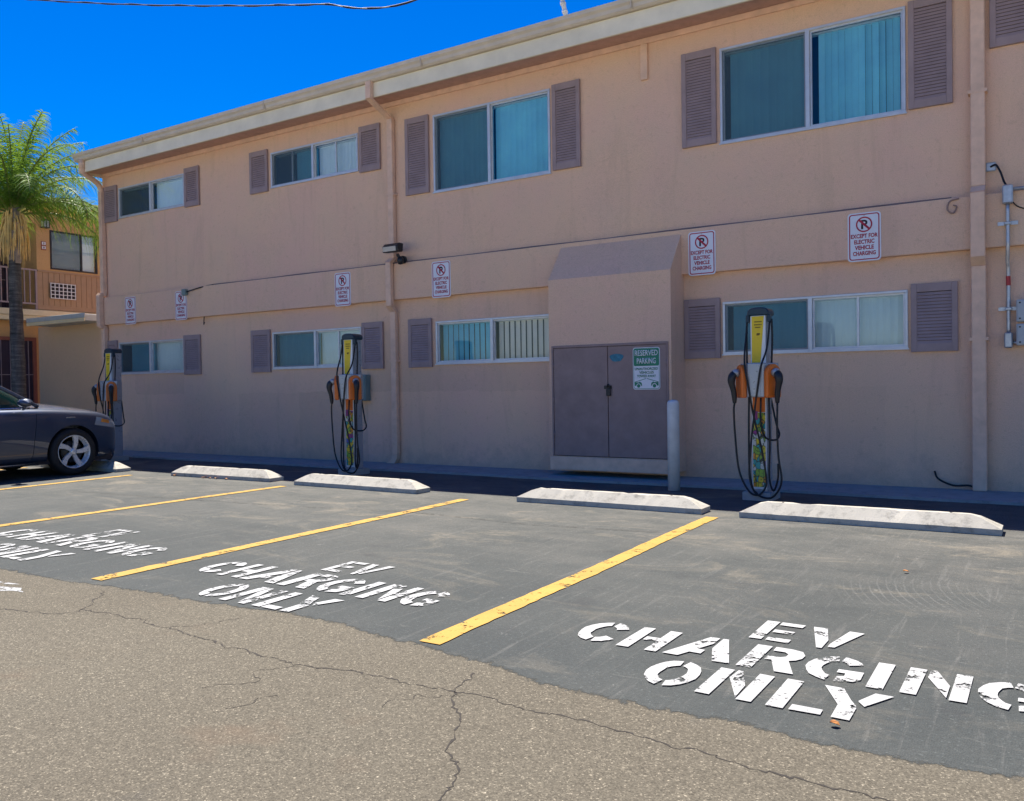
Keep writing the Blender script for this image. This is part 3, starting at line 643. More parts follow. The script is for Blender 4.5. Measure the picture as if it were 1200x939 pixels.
# downspouts
def downspout(xc, wd, dp, label=None, elbow=0.0, foot='in'):
    m = MB(); y0 = -.012
    def seg(z0, z1, yo, dx=0): m.box(xc - wd / 2 + dx, xc + wd / 2 + dx, yo - dp, yo, z0, z1, .008)
    def slant(za, ya, zb, yb): m.prism([(ya - dp, za), (ya, za), (yb, zb), (yb - dp, zb)], 'x', xc - wd / 2 + .001, xc + wd / 2 - .001)
    m.box(xc - wd / 2, xc + wd / 2, -.452 - dp, -.453, 5.17, 5.41, .006)
    slant(5.00, y0, 5.17, -.453)
    seg(3.0, 5.00, y0); slant(2.93, y0 - .085, 3.0, y0); seg(2.30, 2.93, y0 - .085); slant(2.23, y0, 2.30, y0 - .085); seg(.16 if foot == 'side' else .03, 2.23, y0)
    for z in (3.9, 1.5): m.box(xc - wd / 2 - .02, xc + wd / 2 + .02, y0 - dp - .003, y0 + .010, z, z + .03)
    if foot == 'side':
        for k in range(4):
            a0 = R(k * 20); a1 = R((k + 1) * 20); rr = .14
            pts = [(xc - wd / 2 - rr + (rr + wd) * math.cos(a0), .16 - (rr + wd) * math.sin(a0) * .9), (xc - wd / 2 - rr + (rr + wd) * math.cos(a1), .16 - (rr + wd) * math.sin(a1) * .9), (xc - wd / 2 - rr + rr * math.cos(a1), .16 - rr * math.sin(a1) * .9), (xc - wd / 2 - rr + rr * math.cos(a0), .16 - rr * math.sin(a0) * .9)]
            m.prism([(p[0], max(p[1], .03)) for p in pts], 'y', y0 - dp, y0)
    return bpart(m, 'downspout', M['trimpaint'], None, label)
downspout(-.615, .125, .095); downspout(-8.055, .095, .075, None, 0, 'side')
# corner downspout hangs off the gutter end
m = MB(); xc, wd = -15.20, .10
m.tube([(-15.10, -.49, 5.42), (-15.10, -.49, 5.25)], .05, 10); m.tube(spline([(-15.10, -.49, 5.27), (-15.12, -.44, 5.18), (-15.18, -.17, 5.08), (-15.20, -.07, 4.98), (-15.2, -.062, 4.9)], 5), .048, 10)
m.box(xc - wd / 2, xc + wd / 2, -.10, -.01, 2.98, 4.92, .01); m.box(xc - wd / 2, xc + wd / 2, -.19, -.088, 2.36, 2.97, .012); m.box(xc - wd / 2, xc + wd / 2, -.10, -.01, .03, 2.35, .01); m.box(xc - wd / 2, xc + wd / 2, -.16, -.02, 2.94, 3.0, .01); m.box(xc - wd / 2, xc + wd / 2, -.16, -.02, 2.33, 2.39, .01)
bpart(m, 'downspout', M['trimpaint'])
# small things fixed to the wall
m = MB(); m.tube(spline([(-.78, -.09, 2.90), (-.86, -.10, 2.88), (-.88, -.11, 2.80), (-.83, -.11, 2.76), (-.80, -.10, 2.82), (-.83, -.10, 2.84)], 5), .008, 6); bpart(m, 'hook', plain('hook_paint', (.30, .20, .16), .6))
m = MB(); m.tube(spline([(-12.28, -.05, 2.40), (-12.28, -.06, 2.34), (-12.26, -.08, 2.26), (-12.24, -.08, 2.30)], 4), .008, 6); bpart(m, 'hook', M['dark_gap'])
m = MB(); m.tube(spline([(-1.02, -.01, .20), (-.98, -.06, .13), (-.85, -.05, .07), (-.72, -.04, .075), (-.66, -.06, .06)], 6), .010, 6); bpart(m, 'cable_stub', M['wire'])

# ------------------------------------------------------------------ utility closet
K = empty('utility_closet', (-4.45, -.2, 0), 0, 'stucco utility closet with sloped top and padlocked mauve double doors behind the white bollard', 'closet')
KO = Vector((-4.45, -.2, 0))
def kpart(mb, name, mat, parent=None):
    o = mb.build(name, mat); o.data.transform(Matrix.Translation(-KO)); o.parent = parent or K; return o
kx0, kx1, kf = -5.25, -3.655, -.43
m = MB(); dx0, dx1, dz0, dz1 = -5.195, -3.705, .26, 1.585
for a, b, c, d in ((kx0, kx1, .10, dz0), (kx0, kx1, dz1, 2.42), (kx0, dx0, dz0, dz1), (dx1, kx1, dz0, dz1)): m.quad([(a, kf, c), (b, kf, c), (b, kf, d), (a, kf, d)])
for (a, b), (c, d) in (((dx0, dz0), (dx1, dz0)), ((dx1, dz0), (dx1, dz1)), ((dx1, dz1), (dx0, dz1)), ((dx0, dz1), (dx0, dz0))): m.quad([(a, kf, b), (c, kf, d), (c, kf + .03, d), (a, kf + .03, b)])
m.quad([(kx0, kf, 2.42), (kx1, kf, 2.42), (kx1 , -.088, 2.862), (kx0 , -.088, 2.862)])
for xx in (kx0, kx1): m.quad([(xx, kf, .10), (xx, kf, 2.42), (xx, -.088, 2.862), (xx, -.001, 2.862), (xx, -.001, .10)])
m.quad([(kx0, kf, .10), (kx1, kf, .10), (kx1, 0, .10), (kx0, 0, .10)])
bmesh.ops.remove_doubles(m.b, verts=m.b.verts[:], dist=1e-4)
kpart(m, 'wall', M['stucco'])
m = MB(); m.box(kx0 + .004, kx1 - .004, kf - .022, kf - .001, .095, .25, .004); kpart(m, 'sill_board', M['trimpaint'])
m = MB(); m.box(dx0 - .018, dx0 + .004, kf - .012, kf + .02, dz0, dz1 + .022, .002); m.box(dx1 - .004, dx1 + .018, kf - .012, kf + .02, dz0, dz1 + .022, .002); m.box(dx0 + .004, dx1 - .004, kf - .014, kf + .02, dz1 - .004, dz1 + .024, .002); kpart(m, 'door_frame', M['door'])
m = MB(); m.box(dx0, dx1, kf + .028, kf + .032, dz0, dz1); kpart(m, 'door_backing', M['dark_gap'])
for a, b in ((dx0 + .008, -4.457), (-4.448, dx1 - .008)):
    m = MB(); m.box(a, b, kf - .004, kf + .022, dz0 + .008, dz1 - .008, .003); dr = kpart(m, 'door', M['door'])
    hx = a if a < -5 else b
    for z in (.52, 1.36, .94):
        h = MB(); s1 = 1 if a < -5 else -1
        h.box(min(hx, hx + s1 * .10), max(hx, hx + s1 * .10), kf - .0085, kf - .0045, z, z + .022); h.tube([(hx, kf - .010, z - .02), (hx, kf - .010, z + .042)], .007, 6); kpart(h, 'hinge', M['door'], dr)
    if a > -5:
        h = MB(); h.box(-4.50, -4.40, kf - .012, kf - .006, 1.075, 1.115); h.tube(spline([(-4.455, kf - .02, 1.09), (-4.445, kf - .03, 1.13), (-4.425, kf - .03, 1.12), (-4.42, kf - .02, 1.08)], 4), .006, 6); h.box(-4.465, -4.41, kf - .035, kf - .012, .99, 1.075, .006); kpart(h, 'padlock', M['blackpl'], dr)
        h = MB(); h.prism([(-4.335 + .085 * math.cos(R(a)) * (1 + .15 * math.sin(3 * R(a))), 1.44 + .052 * math.sin(R(a)) * (1 + .12 * math.cos(2 * R(a)))) for a in range(0, 360, 20)], 'y', kf - .0075, kf - .0045); kpart(h, 'paint_patch', M['bluespot'], dr)

# ------------------------------------------------------------------ signs
def ev_sign(x, label):
    t = empty('parking_sign', (x, -.0875, 2.62), 0, label, 'sign', 'EV charging signs on the belt course')
    w2, h2 = .162, .252
    m = MB(); m.prism(rounded(-w2, w2, -h2, h2, .035), 'y', -.003, 0); m.build('plate', M['signwhite'], t)
    m = MB()
    o = rounded(-w2 + .014, w2 - .014, -h2 + .014, h2 - .014, .028); i = rounded(-w2 + .025, w2 - .025, -h2 + .025, h2 - .025, .020); n = len(o)
    for k in range(n): m.quad([(o[k][0], -.0042, o[k][1]), (o[(k + 1) % n][0], -.0042, o[(k + 1) % n][1]), (i[(k + 1) % n][0], -.0042, i[(k + 1) % n][1]), (i[k][0], -.0042, i[k][1])])
    cz, ro, ri = .128, .080, .066; N = 36
    for k in range(N):
        a, b = 2 * math.pi * k / N, 2 * math.pi * (k + 1) / N
        m.quad([(ro * math.cos(a), -.0060, cz + ro * math.sin(a)), (ro * math.cos(b), -.0060, cz + ro * math.sin(b)), (ri * math.cos(b), -.0060, cz + ri * math.sin(b)), (ri * math.cos(a), -.0060, cz + ri * math.sin(a))])
    s = .0075; c45 = math.cos(R(45)); u = ri * 1.04
    m.quad([(-u * c45 - s, -.0058, cz + u * c45 - s), (-u * c45 + s, -.0058, cz + u * c45 + s), (u * c45 + s, -.0058, cz - u * c45 + s), (u * c45 - s, -.0058, cz - u * c45 - s)])
    m.build('border', M['signred'], t)
    m = MB(); text_mesh(m, 'P', .002, cz - .047, .094, .062, -.0048, .001, .03); m.build('symbol', M['signblack'], t)
    m = MB()
    for s_, z, wd in (('EXCEPT FOR', -.012, .262), ('ELECTRIC', -.072, .198), ('VEHICLE', -.132, .184), ('CHARGING', -.192, .222)): text_mesh(m, s_, 0, z, .044, wd, -.0048, .001, .032)
    m.build('lettering', M['signred'], t)
    for z in (.22, -.225): m = MB(); m.tube([(0, -.004, z), (0, -.008, z)], .006, 8); m.build('bolt', M['steel'], t)
    return t
sg = [(-1.655, 'white EV parking sign nearest the right downspout, above the long right shutterless window'), (-3.405, 'white EV parking sign right beside the sloped closet top'), (-7.157, 'white EV parking sign on the belt just right of the floodlight'),
      (-9.012, 'white EV parking sign above the middle charging station'), (-12.85, 'white EV parking sign beside the small junction box on the belt'), (-14.32, 'white EV parking sign at the far left end of the belt')]
sg[0] = (-1.655, 'white EV parking sign between the tall charger and the right downspout')
for x, l in sg: ev_sign(x, l)

t = empty('reserved_parking_sign', (-3.957, kf - .006, 1.305), 0, 'green and white reserved parking tow away sign on the closet door', 'sign')
w2, h2 = .168, .243
m = MB(); m.prism(rounded(-w2, w2, -h2, h2, .03), 'y', -.003, 0); m.build('plate', M['signwhite'], t)
m = MB(); y = -.0045
o = rounded(-w2 + .008, w2 - .008, -h2 + .008, h2 - .008, .026); i = rounded(-w2 + .013, w2 - .013, -h2 + .013, h2 - .013, .022); n = len(o)
for k in range(n): m.quad([(o[k][0], y, o[k][1]), (o[(k + 1) % n][0], y, o[(k + 1) % n][1]), (i[(k + 1) % n][0], y, i[(k + 1) % n][1]), (i[k][0], y, i[k][1])])
top = [p for p in rounded(-w2 + .0135, w2 - .0135, .035, h2 - .0135, .02)]; top = [(p[0], p[1] if p[1] > .06 else (.035 if p[1] < .06 else p[1])) for p in top]
m.quad([(p[0], y - .0003, p[1]) for p in rounded(-w2 + .014, w2 - .014, .030, h2 - .014, .016)])
for s_ in (-1, 1):   # tow trucks facing each other with their booms
    m.quad([(s_ * .148, y, -.198), (s_ * .148, y, -.158), (s_ * .095, y, -.158), (s_ * .085, y, -.15), (s_ * .06, y, -.165), (s_ * .055, y, -.198)])
    m.quad([(s_ * .148, y - .0004, -.16), (s_ * .148, y - .0004, -.152), (s_ * .006, y - .0004, -.112), (s_ * .006, y - .0004, -.119)]) 
    m.quad([(s_ * .098 + .021 * math.cos(R(a)), y - .0010, -.20 + .021 * math.sin(R(a))) for a in range(0, 360, 24)])
m.build('green_print', M['signgreen'], t)
m = MB()
for s_ in (-1, 1):
    for k in range(16):
        a, b = R(k * 22.5), R(k * 22.5 + 22.5); c = s_ * .098
        m.quad([(c + .029 * math.cos(a), y - .0007, -.20 + .029 * math.sin(a)), (c + .029 * math.cos(b), y - .0007, -.20 + .029 * math.sin(b)), (c + .022 * math.cos(b), y - .0007, -.20 + .022 * math.sin(b)), (c + .022 * math.cos(a), y - .0007, -.20 + .022 * math.sin(a))])
m.build('wheel_ring', M['signwhite'], t); m = MB()
text_mesh(m, 'RESERVED', 0, .148, .066, .285, y - .0018, .001, .015); text_mesh(m, 'PARKING', 0, .056, .066, .235, y - .0018, .001, .015); m.build('white_lettering', M['signwhite'], t)
m = MB()
for s_, z, wd in (('UNAUTHORIZED', -.018, .285), ('VEHICLES', -.060, .18), ('TOWED AWAY', -.102, .235)): text_mesh(m, s_, 0, z, .03, wd, y - .0012, .001, .02)
m.build('green_lettering', M['signgreen'], t)

# ------------------------------------------------------------------ wall fittings
t = empty('floodlight', (-7.86, -.08, 2.95), 0, 'black twin lamp floodlight with motion sensor beside the middle downspout', 'floodlight')
m = MB(); m.tube([(.04, -.0, .0), (.04, -.05, .0)], .055, 14); m.tube(spline([(.04, -.05, .0), (.04, -.10, .02), (.02, -.13, .07)], 4), .022, 8); m.build('bracket', M['blackpl'], t)
m = MB(); m.prism([(-.18, .22), (-.24, .17), (-.23, .09), (-.10, .10), (-.09, .22)], 'x', -.17, .11, .012); m.build('housing', M['blackpl'], t)
m = MB(); m.prism([(-.2435, .166), (-.2355, .100), (-.2385, .100), (-.2465, .166)], 'x', -.15, .09); m.build('lens', M['lens'], t)
m = MB(); m.lathe([(.0, -.06), (.035, -.05), (.048, -.01), (.045, .03), (.02, .05)], 16, Matrix.Translation((.055, -.10, -.02))); m.build('motion_sensor', M['blackpl'], t)

t = empty('conduit_run', (-.366, -.05, 1.45), 0, 'grey electrical conduit with red tape band running down right of the downspout', 'conduit')
m = MB(); m.tube(spline([(0, -.075, 1.34), (0, -.075, 1.05), (.0, -.075, .94), (-.005, -.03, .80), (0, -.0, .70), (0, 0, .3), (0, 0, .12)], 5), .017, 10); m.tube([(.03, -.075, 1.475), (1.6, -.075, 1.475)], .017, 10); m.build('pipe', M['steel'], t)
m = MB(); m.tube([(-.0015, -.0, .66), (0, -.0, .57)], .0195, 10, False); m.build('tape_band', M['red'], t)
m = MB(); m.box(-.045, .045, -.11, -.04, 1.34, 1.52, .012); m.build('junction_box', M['steel'], t); m = MB(); m.box(-.038, .035, -.04, .03, -.03, .12, .012); m.build('junction_box', M['steel'], t)
for z, y in ((1.14, -.0755), (.33, -.0)):
    m = MB(); m.box(-.085, .085, y - .003 + .02, y + .006 + .02, z, z + .035); m.box(-.03, .03, y - .024, y + .02, z, z + .03, .006); m.build('strap', M['steel'], t)
m = MB(); m.tube([(.03, 0, .02), (.10, 0, .02)], .014, 8); m.build('nipple', M['steel'], t)
m = MB(); m.box(-.19, -.10, .03, .045, 1.69, 1.78, .01); m.build('wall_plate', M['steel'], t)
m = MB(); m.tube(spline([(-.145, .03, 1.735), (-.10, .0, 1.74), (-.06, -.02, 1.66), (-.03, -.05, 1.56), (0, -.075, 1.50)], 6), .010, 8); m.tube(spline([(.02, -.06, 1.38), (.1, -.04, 1.30), (.25, -.04, 1.27), (.6, -.04, 1.28)], 5), .006, 6); m.build('wire', M['wire'], t)
for z, h, lab in ((1.665, .21, 'upper pale grey electrical box beside the conduit at the right edge'), (1.44, .205, 'lower pale grey electrical box fed by the conduit at the right edge')):
    t = empty('electrical_box', (-.14, -.003, z), 0, lab, 'electrical box', 'electrical boxes')
    m = MB(); m.box(-.16, .16, -.12, 0, 0, h, .008); m.build('case', M['boxgray'], t)
    m = MB()
    for a in (-.13, .13):
        for b in (.03, h - .03): m.tube([(a, -.119, b), (a, -.126, b)], .009, 8)
    m.build('screw', M['blackpl'], t)
    m = MB(); m.box(-.15, .15, -.125, -.1205, .012, h - .012, .002); m.build('cover', M['boxgray'], t)
t = empty('electrical_box', (-8.69, -.003, .94), 0, 'grey green electrical cabinet on the wall behind the middle charger', 'electrical box')
m = MB(); m.box(-.125, .125, -.12, 0, 0, .385, .01); m.build('case', M['boxgreen'], t)
m = MB(); m.box(-.115, .115, -.127, -.1205, .012, .373, .003); m.build('cover', M['boxgreen'], t)
t = empty('electrical_box', (-12.70, -.088, 2.78), 0, 'tiny teal junction box at the end of the belt conduit', 'electrical box')
m = MB(); m.box(-.05, .05, -.07, 0, 0, .11, .01); m.build('case', M['boxgreen'], t)
m = MB(); m.tube(spline([(.05, -.03, .06), (.3, -.02, .10), (.5, .02, .13), (.68, .035, .142)], 6), .010, 6); m.build('wire', M['wire'], t)

# bollard
t = empty('bollard', (-3.405, -1.02, 0), 0, 'white round steel bollard in front of the closet doors', 'bollard')
m = MB(); m.lathe([(.064, -.01), (.064, .90), (.060, .93), (.045, .948), (.02, .955)], 28); m.build('post', M['bollard'], t)

# ------------------------------------------------------------------ wheel stops
def stop_mesh(L, seed):
    random.seed(seed)
    b = bmesh.new(); hw, b0, top, tw = .115, .045, .132, .026; nx = 28; H = L / 2; tp = .17
    prof = [(-hw, 0), (-hw, b0), (-tw, top), (tw, top), (hw, b0), (hw, 0)]
    rows = []
    for i in range(nx + 1):
        x = -H + L * i / nx; e = min(1, min(x + H, H - x) / tp); row = []
        for k, (y, z) in enumerate(prof):
            zz = z if z <= b0 else b0 + (top - b0) * e; yy = y
            if 0 < e: pass
            if k in (2, 3): yy = math.copysign(hw - (hw - tw) * e, y)
            j = random.gauss(0, .0022) if k in (1, 2, 3, 4) else 0
            row.append(b.verts.new((x, yy + j * .4, zz + (random.gauss(0, .0006) if k in (1, 2, 3, 4) else 0) - (.007 if k in (2, 3) and random.random() < .05 else 0))))
        rows.append(row)
    for p, q in zip(rows, rows[1:]):
        for k in range(5): b.faces.new((p[k], p[k + 1], q[k + 1], q[k]))
    b.faces.new(rows[0][::-1]); b.faces.new(rows[-1])
    bmesh.ops.recalc_face_normals(b, faces=b.faces[:])
    m = MB(); m._merge(b); return m
stops = [(-1.275, -2.405, 1.91, 'concrete wheel stop closest to the camera, in front of the right charger'), (-3.50, -2.40, 1.87, 'concrete wheel stop in front of the closet and bollard'), (-6.64, -2.37, 1.88, 'concrete wheel stop in front of the middle charger'), (-9.03, -2.29, 1.88, 'concrete wheel stop with dry leaves at its foot, between the car and middle charger'), (-12.1, -2.36, 1.95, 'concrete wheel stop under the nose of the parked car')]
for k, (x, y, L, lab) in enumerate(stops):
    t = empty('wheel_stop', (x, y, -.003), R((0.1, .5, -1.0, 1.0, 0)[k]), lab, 'wheel stop', 'concrete wheel stops')
    stop_mesh(L, k + 3).build('block', M['concrete'], t)
    for s_ in (-.62, .62): m = MB(); m.tube([(s_, 0, .12), (s_, 0, .1345)], .010, 10); m.build('anchor_pin', M['dark_gap'], t)
random.seed(21)

# ------------------------------------------------------------------ chargers
def make_charger(label):
    t = empty('charging_station', (-2.39, -1.29, 0), 0, label, 'charging station', 'EV charging stations')
    m = MB(); m.box(-.15, .13, -.16, .16, -.02, .075, .008); m.build('footing', M['concrete3'], t)
    m = MB(); m.box(-.075, .075, -.08, .095, .07, 1.79, .012, segs=2); m.build('column', M['ev_silver'], t)
    m = MB(); m.box(-.070, .070, -.0845, -.081, .10, .99, .001); pn = m.build('front_panel', M['ev_white'], t)
    m = MB(); m.box(-.060, .060, -.0865, -.085, .12, .835); m.build('art_panel', M['art'], pn)
    m = MB(); m.box(-.060, .060, -.0865, -.085, .84, .985); m.build('orange_panel', M['ev_orange'], pn)
    m = MB(); m.box(-.060, -.012, -.0875, -.0868, .765, .85); m.build('purple_patch', M['ev_purple'], pn)
    m = MB(); m.box(-.072, .072, -.092, -.081, 1.31, 1.765, .003); up = m.build('sign_panel', M['ev_white'], t)
    m = MB(); m.prism([(-.060, 1.76), (.058, 1.76), (.022, 1.315), (-.060, 1.315)], 'y', -.0945, -.0925); m.build('yellow_panel', M['ev_yellow'], up)
    m = MB()
    for z, wd in ((1.70, .066), (1.672, .07), (1.646, .055)):
        x = -wd / 2
        while x < wd / 2: 
            l = random.uniform(.004, .008); m.box(x, x + l, -.0958, -.0947, z, z + .013); x += l + .003
    m.prism([(-.016, 1.575), (-.010, 1.598), (.016, 1.598), (.022, 1.590), (.010, 1.575)], 'y', -.0958, -.0947)
    m.build('print', plain_print, up)
    m = MB(); m.prism([(-.100, 1.765), (-.106, 1.80), (-.09, 1.83), (-.04, 1.845), (.04, 1.845), (.09, 1.83), (.106, 1.80), (.100, 1.765)], 'y', -.10, .10, .012); m.build('top_cap', M['ev_cap'], t)
    for s_ in (-1, 1): m = MB(); m.box(min(s_ * .085, s_ * .118), max(s_ * .085, s_ * .118), -.095, -.04, 1.70, 1.775, .008); m.build('cable_arm', M['ev_cap'], t)
    m = MB(); m.prism([(-.075, -.20), (.075, -.20), (.185, -.06), (.10, .08), (-.10, .08), (-.185, -.06)], 'z', .985, 1.31, .008); hd = m.build('head', M['ev_silver'], t)
    m = MB(); m.box(-.05, .05, -.2045, -.2005, 1.0, 1.29, .001); m.build('screen', M['ev_silver'], hd)
    for s_ in (-1, 1):
        mt = Matrix.Translation((s_ * .134, -.134, 0)) @ Matrix.Rotation(R(s_ * 52), 4, 'Z')   # local -y looks out of the plate
        pr = [(-.082, .98), (-.082, 1.205)] + [(-.082 * math.cos(R(q)), 1.205 + .095 * math.sin(R(q))) for q in range(15, 180, 15)] + [(.082, 1.205), (.082, .98)]
        m = MB(); m.prism(pr, 'y', -.045, .008, .010); m.b.transform(mt); ho = m.build('holster', M['ev_orange'], t)
        pr2 = [(p[0] * .80, 1.14 + (p[1] - 1.14) * .86) for p in pr]
        m = MB(); n_ = len(pr)
        for q in range(n_):
            a1, b1 = pr2[q], pr2[(q + 1) % n_]; a2, b2 = [(p[0] * .94, 1.14 + (p[1] - 1.14) * .95) for p in (a1, b1)]
            m.prism([a1, b1, b2, a2], 'y', -.049, -.0445)
        m.b.transform(mt); m.build('rib', M['ev_orange'], ho)
        m = MB(); m.tube([(0, -.046, 1.215), (0, -.082, 1.222), (0, -.10, 1.215)], [.040, .038, .030], 14); m.b.transform(mt); cn = m.build('connector', M['ev_silver'], t)
        m = MB(); m.tube(spline([(0, -.072, 1.222), (0, -.108, 1.19), (0, -.118, 1.13), (0, -.098, 1.05), (0, -.090, .98), (0, -.088, .93)], 4), [.028, .032, .036, .038, .039, .039, .038, .037, .034, .031, .029, .028, .027, .026, .026, .025, .024, .023, .021, .019, .017], 12); m.b.transform(mt); m.build('handle', M['blackpl'], cn)
    hx, hy = .134 + .088 * math.sin(R(52)), -.134 - .088 * math.cos(R(52))
    LH, RH = (-hx, hy, .935), (hx, hy, .935)
    cabs = [
     [(-.108, -.07, 1.72), (-.115, -.10, 1.55), (-.10, -.20, 1.32), (-.06, -.215, 1.08), (-.022, -.18, .80), (.045, -.17, .50), (.085, -.16, .22), (.075, -.17, .12), (.015, -.19, .055), (-.075, -.19, .09), (-.165, -.19, .28), (-.20, -.19, .60), (-.212, hy, .85), LH],
     [(.108, -.07, 1.72), (.09, -.12, 1.45), (.06, -.21, 1.28), (.03, -.215, 1.10), (-.018, -.19, .80), (-.055, -.18, .50), (-.07, -.18, .25), (-.03, -.19, .10), (.06, -.19, .035), (.16, -.19, .05), (.235, -.19, .19), (.21, -.19, .42), (.20, -.19, .65), RH],
     [(-.09, -.10, .99), (-.095, -.10, .70), (-.09, -.11, .30), (-.05, -.15, .12), (.01, -.185, .06)],
     [(.10, -.10, .99), (.105, -.10, .55), (.10, -.11, .22), (.15, -.15, .10), (.20, -.18, .22), (.205, -.19, .36)],
     [(-.118, -.05, 1.73), (-.122, -.05, 1.55), (-.118, -.06, 1.31)], [(.118, -.05, 1.73), (.124, -.05, 1.55), (.118, -.06, 1.31)],
     [(.06, .09, 1.0), (.12, .08, .72), (.15, .07, .62), (.13, .0, .57), (.06, -.09, .60), (.03, -.13, .75), (.03, -.12, .98)]]
    for c in cabs:
        m = MB(); m.tube(spline(c, 7), .0095, 8); m.build('cable', M['black'], t)
    return t
plain_print = plain('print_brown', (0.16, 0.10, 0.01), 0.6)
ch = make_charger('nearest EV charging station, yellow and orange, standing right of the white bollard')
c2 = copy_tree(ch); c2.location = (-7.78, -1.22, 0); c2.rotation_euler = (0, 0, R(4)); tag(c2, 'middle EV charging station, yellow and orange, in front of the grey green cabinet', 'charging station', 'EV charging stations')
c3 = copy_tree(ch); c3.location = (-13.06, -1.25, 0); c3.rotation_euler = (0, 0, R(2)); tag(c3, 'farthest EV charging station, yellow and orange, partly behind the nose of the car', 'charging station', 'EV charging stations')

# ------------------------------------------------------------------ car
CAR = empty('parked_car', (-12.20, -2.96, 0), 0, 'dark navy sedan parked nose in at the far left stall', 'car')
stn = [ # y, halfwidth, bottom, shoulder z, top z
 (-3.72, .70, .38, .86, .92), (-3.60, .80, .28, .92, .99), (-3.1, .87, .22, .94, 1.02), (-2.7, .895, .20, .94, 1.01), (-2.1, .905, .17, .925, .97), (-1.4, .905, .165, .91, .96), (-.75, .905, .165, .905, .965), (-.45, .905, .165, .90, 1.0), (-.15, .902, .17, .885, .985), (.15, .897, .17, .862, .94), (.36, .887, .17, .845, .90), (.52, .86, .17, .81, .86), (.63, .81, .175, .765, .815), (.71, .735, .185, .71, .765), (.765, .64, .20, .65, .70), (.78, .57, .24, .54, .59)]
def body_half(y, w_, zb, zs, zt):
    return [(0, zb), (w_ * .6, zb), (w_ * .90, zb + .02), (w_ * .975, zb + .10), (w_ * .985, .40), (w_ * 1.0, .58), (w_ * .99, zs - .08), (w_ * .955, zs - .015), (w_ * .88, zs + .02), (w_ * .62, (zs + zt * 2) / 3 + .012), (w_ * .3, zt + .008), (0, zt + .012)]
def loft(stations, half, caps=True):
    b = bmesh.new(); rows = []
    for s_ in stations:
        h = half(*s_); full = [(x, z) for x, z in h] + [(-x, z) for x, z in h[-2:0:-1]]
        rows.append([b.verts.new((x, s_[0], z)) for x, z in full])
    n = len(rows[0])
    for p, q in zip(rows, rows[1:]):
        for k in range(n): f = b.faces.new((p[k], p[(k + 1) % n], q[(k + 1) % n], q[k])); f.smooth = True
    if caps: b.faces.new(rows[0]); b.faces.new(rows[-1][::-1])
    bmesh.ops.recalc_face_normals(b, faces=b.faces[:])
    return b
def to_obj(b, name, mat, parent):
    me = bpy.data.meshes.new(name); b.to_mesh(me); b.free(); me.materials.append(mat); o = bpy.data.objects.new(name, me); COL.objects.link(o); o.parent = parent; return o
def apply_mods(o):
    dg = bpy.context.evaluated_depsgraph_get(); dg.update(); me = bpy.data.meshes.new_from_object(o.evaluated_get(dg)); old = o.data; o.modifiers.clear(); o.data = me; bpy.data.meshes.remove(old)
body = to_obj(loft(stn, body_half), 'body', M['car'], CAR)
sb = body.modifiers.new('s', 'SUBSURF'); sb.levels = 2; sb.render_levels = 2
apply_mods(body)
cut = MB()
for y in (0.0, -2.70):
    for s_ in (-1, 1):
        a, b = sorted((s_ * .60, s_ * 1.1)); N = 32
        cut.prism([(y + .37 * math.cos(2 * math.pi * k / N), .315 + .372 * math.sin(2 * math.pi * k / N)) for k in range(N)], 'x', a, b)
for s_ in (-1, 1):   # panel gaps: door front edge, bonnet edge, bumper joint
    a, b = sorted((s_ * .86, s_ * 1.0))
    cut.prism([(-.62, .22), (-.56, .30), (-.50, .86), (-.495, .86), (-.553, .30), (-.613, .22)], 'x', a, b)
    cut.prism([(-1.70, .20), (-1.66, .92), (-1.654, .92), (-1.694, .20)], 'x', a, b)
    cut.prism([(s_ * .795, -.50), (s_ * .800, -.50), (s_ * .755, .60), (s_ * .748, .60)], 'z', .72, 1.1)
co = to_obj(cut.b, 'cutter', M['car'], CAR)
bo = body.modifiers.new('b', 'BOOLEAN'); bo.operation = 'DIFFERENCE'; bo.object = co; bo.solver = 'EXACT'
apply_mods(body); bpy.data.objects.remove(co)
for p in body.data.polygons: p.use_smooth = True
body.data.set_sharp_from_angle(angle=R(32))
from mathutils.bvhtree import BVHTree
_bb = bmesh.new(); _bb.from_mesh(body.data); bvh = BVHTree.FromBMesh(_bb); _bb.free()
# greenhouse: dark glass shell
gst = [(-3.35, .66, .95, .97), (-2.75, .70, .93, 1.23), (-2.2, .735, .92, 1.385), (-1.6, .75, .90, 1.415), (-1.15, .74, .90, 1.38), (-.75, .72, .90, 1.18), (-.42, .70, .93, .985)]
def gh(y, w_, zb, zt): return [(0, zb), (w_, zb), (w_ * 1.03, zb + .02), (w_ - (zt - zb) * .30, zt - .045), (w_ - (zt - zb) * .36 - .05, zt - .008), (w_ * .35, zt + .008), (0, zt + .012)]
ghb = loft(gst, gh); cab = to_obj(ghb, 'window', M['carglass'], CAR)
sb = cab.modifiers.new('s', 'SUBSURF'); sb.levels = 2; sb.render_levels = 2; apply_mods(cab)
rst = [(-2.62, .70, .93, 1.30), (-2.2, .735, .92, 1.395), (-1.6, .75, .90, 1.425), (-1.22, .742, .90, 1.40)]
rb = bmesh.new(); rows = []
for y, w_, zb, zt in rst:
    hh = gh(y, w_, zb, zt)[3:]; full = [(-x, z) for x, z in hh] + [(x, z) for x, z in hh[-2::-1]]; rows.append([rb.verts.new((x * 1.012, y, z + .012)) for x, z in full])
for p, q in zip(rows, rows[1:]):
    for k in range(len(p) - 1): f = rb.faces.new((p[k], p[k + 1], q[k + 1], q[k])); f.smooth = True
to_obj(rb, 'roof', M['car'], CAR)
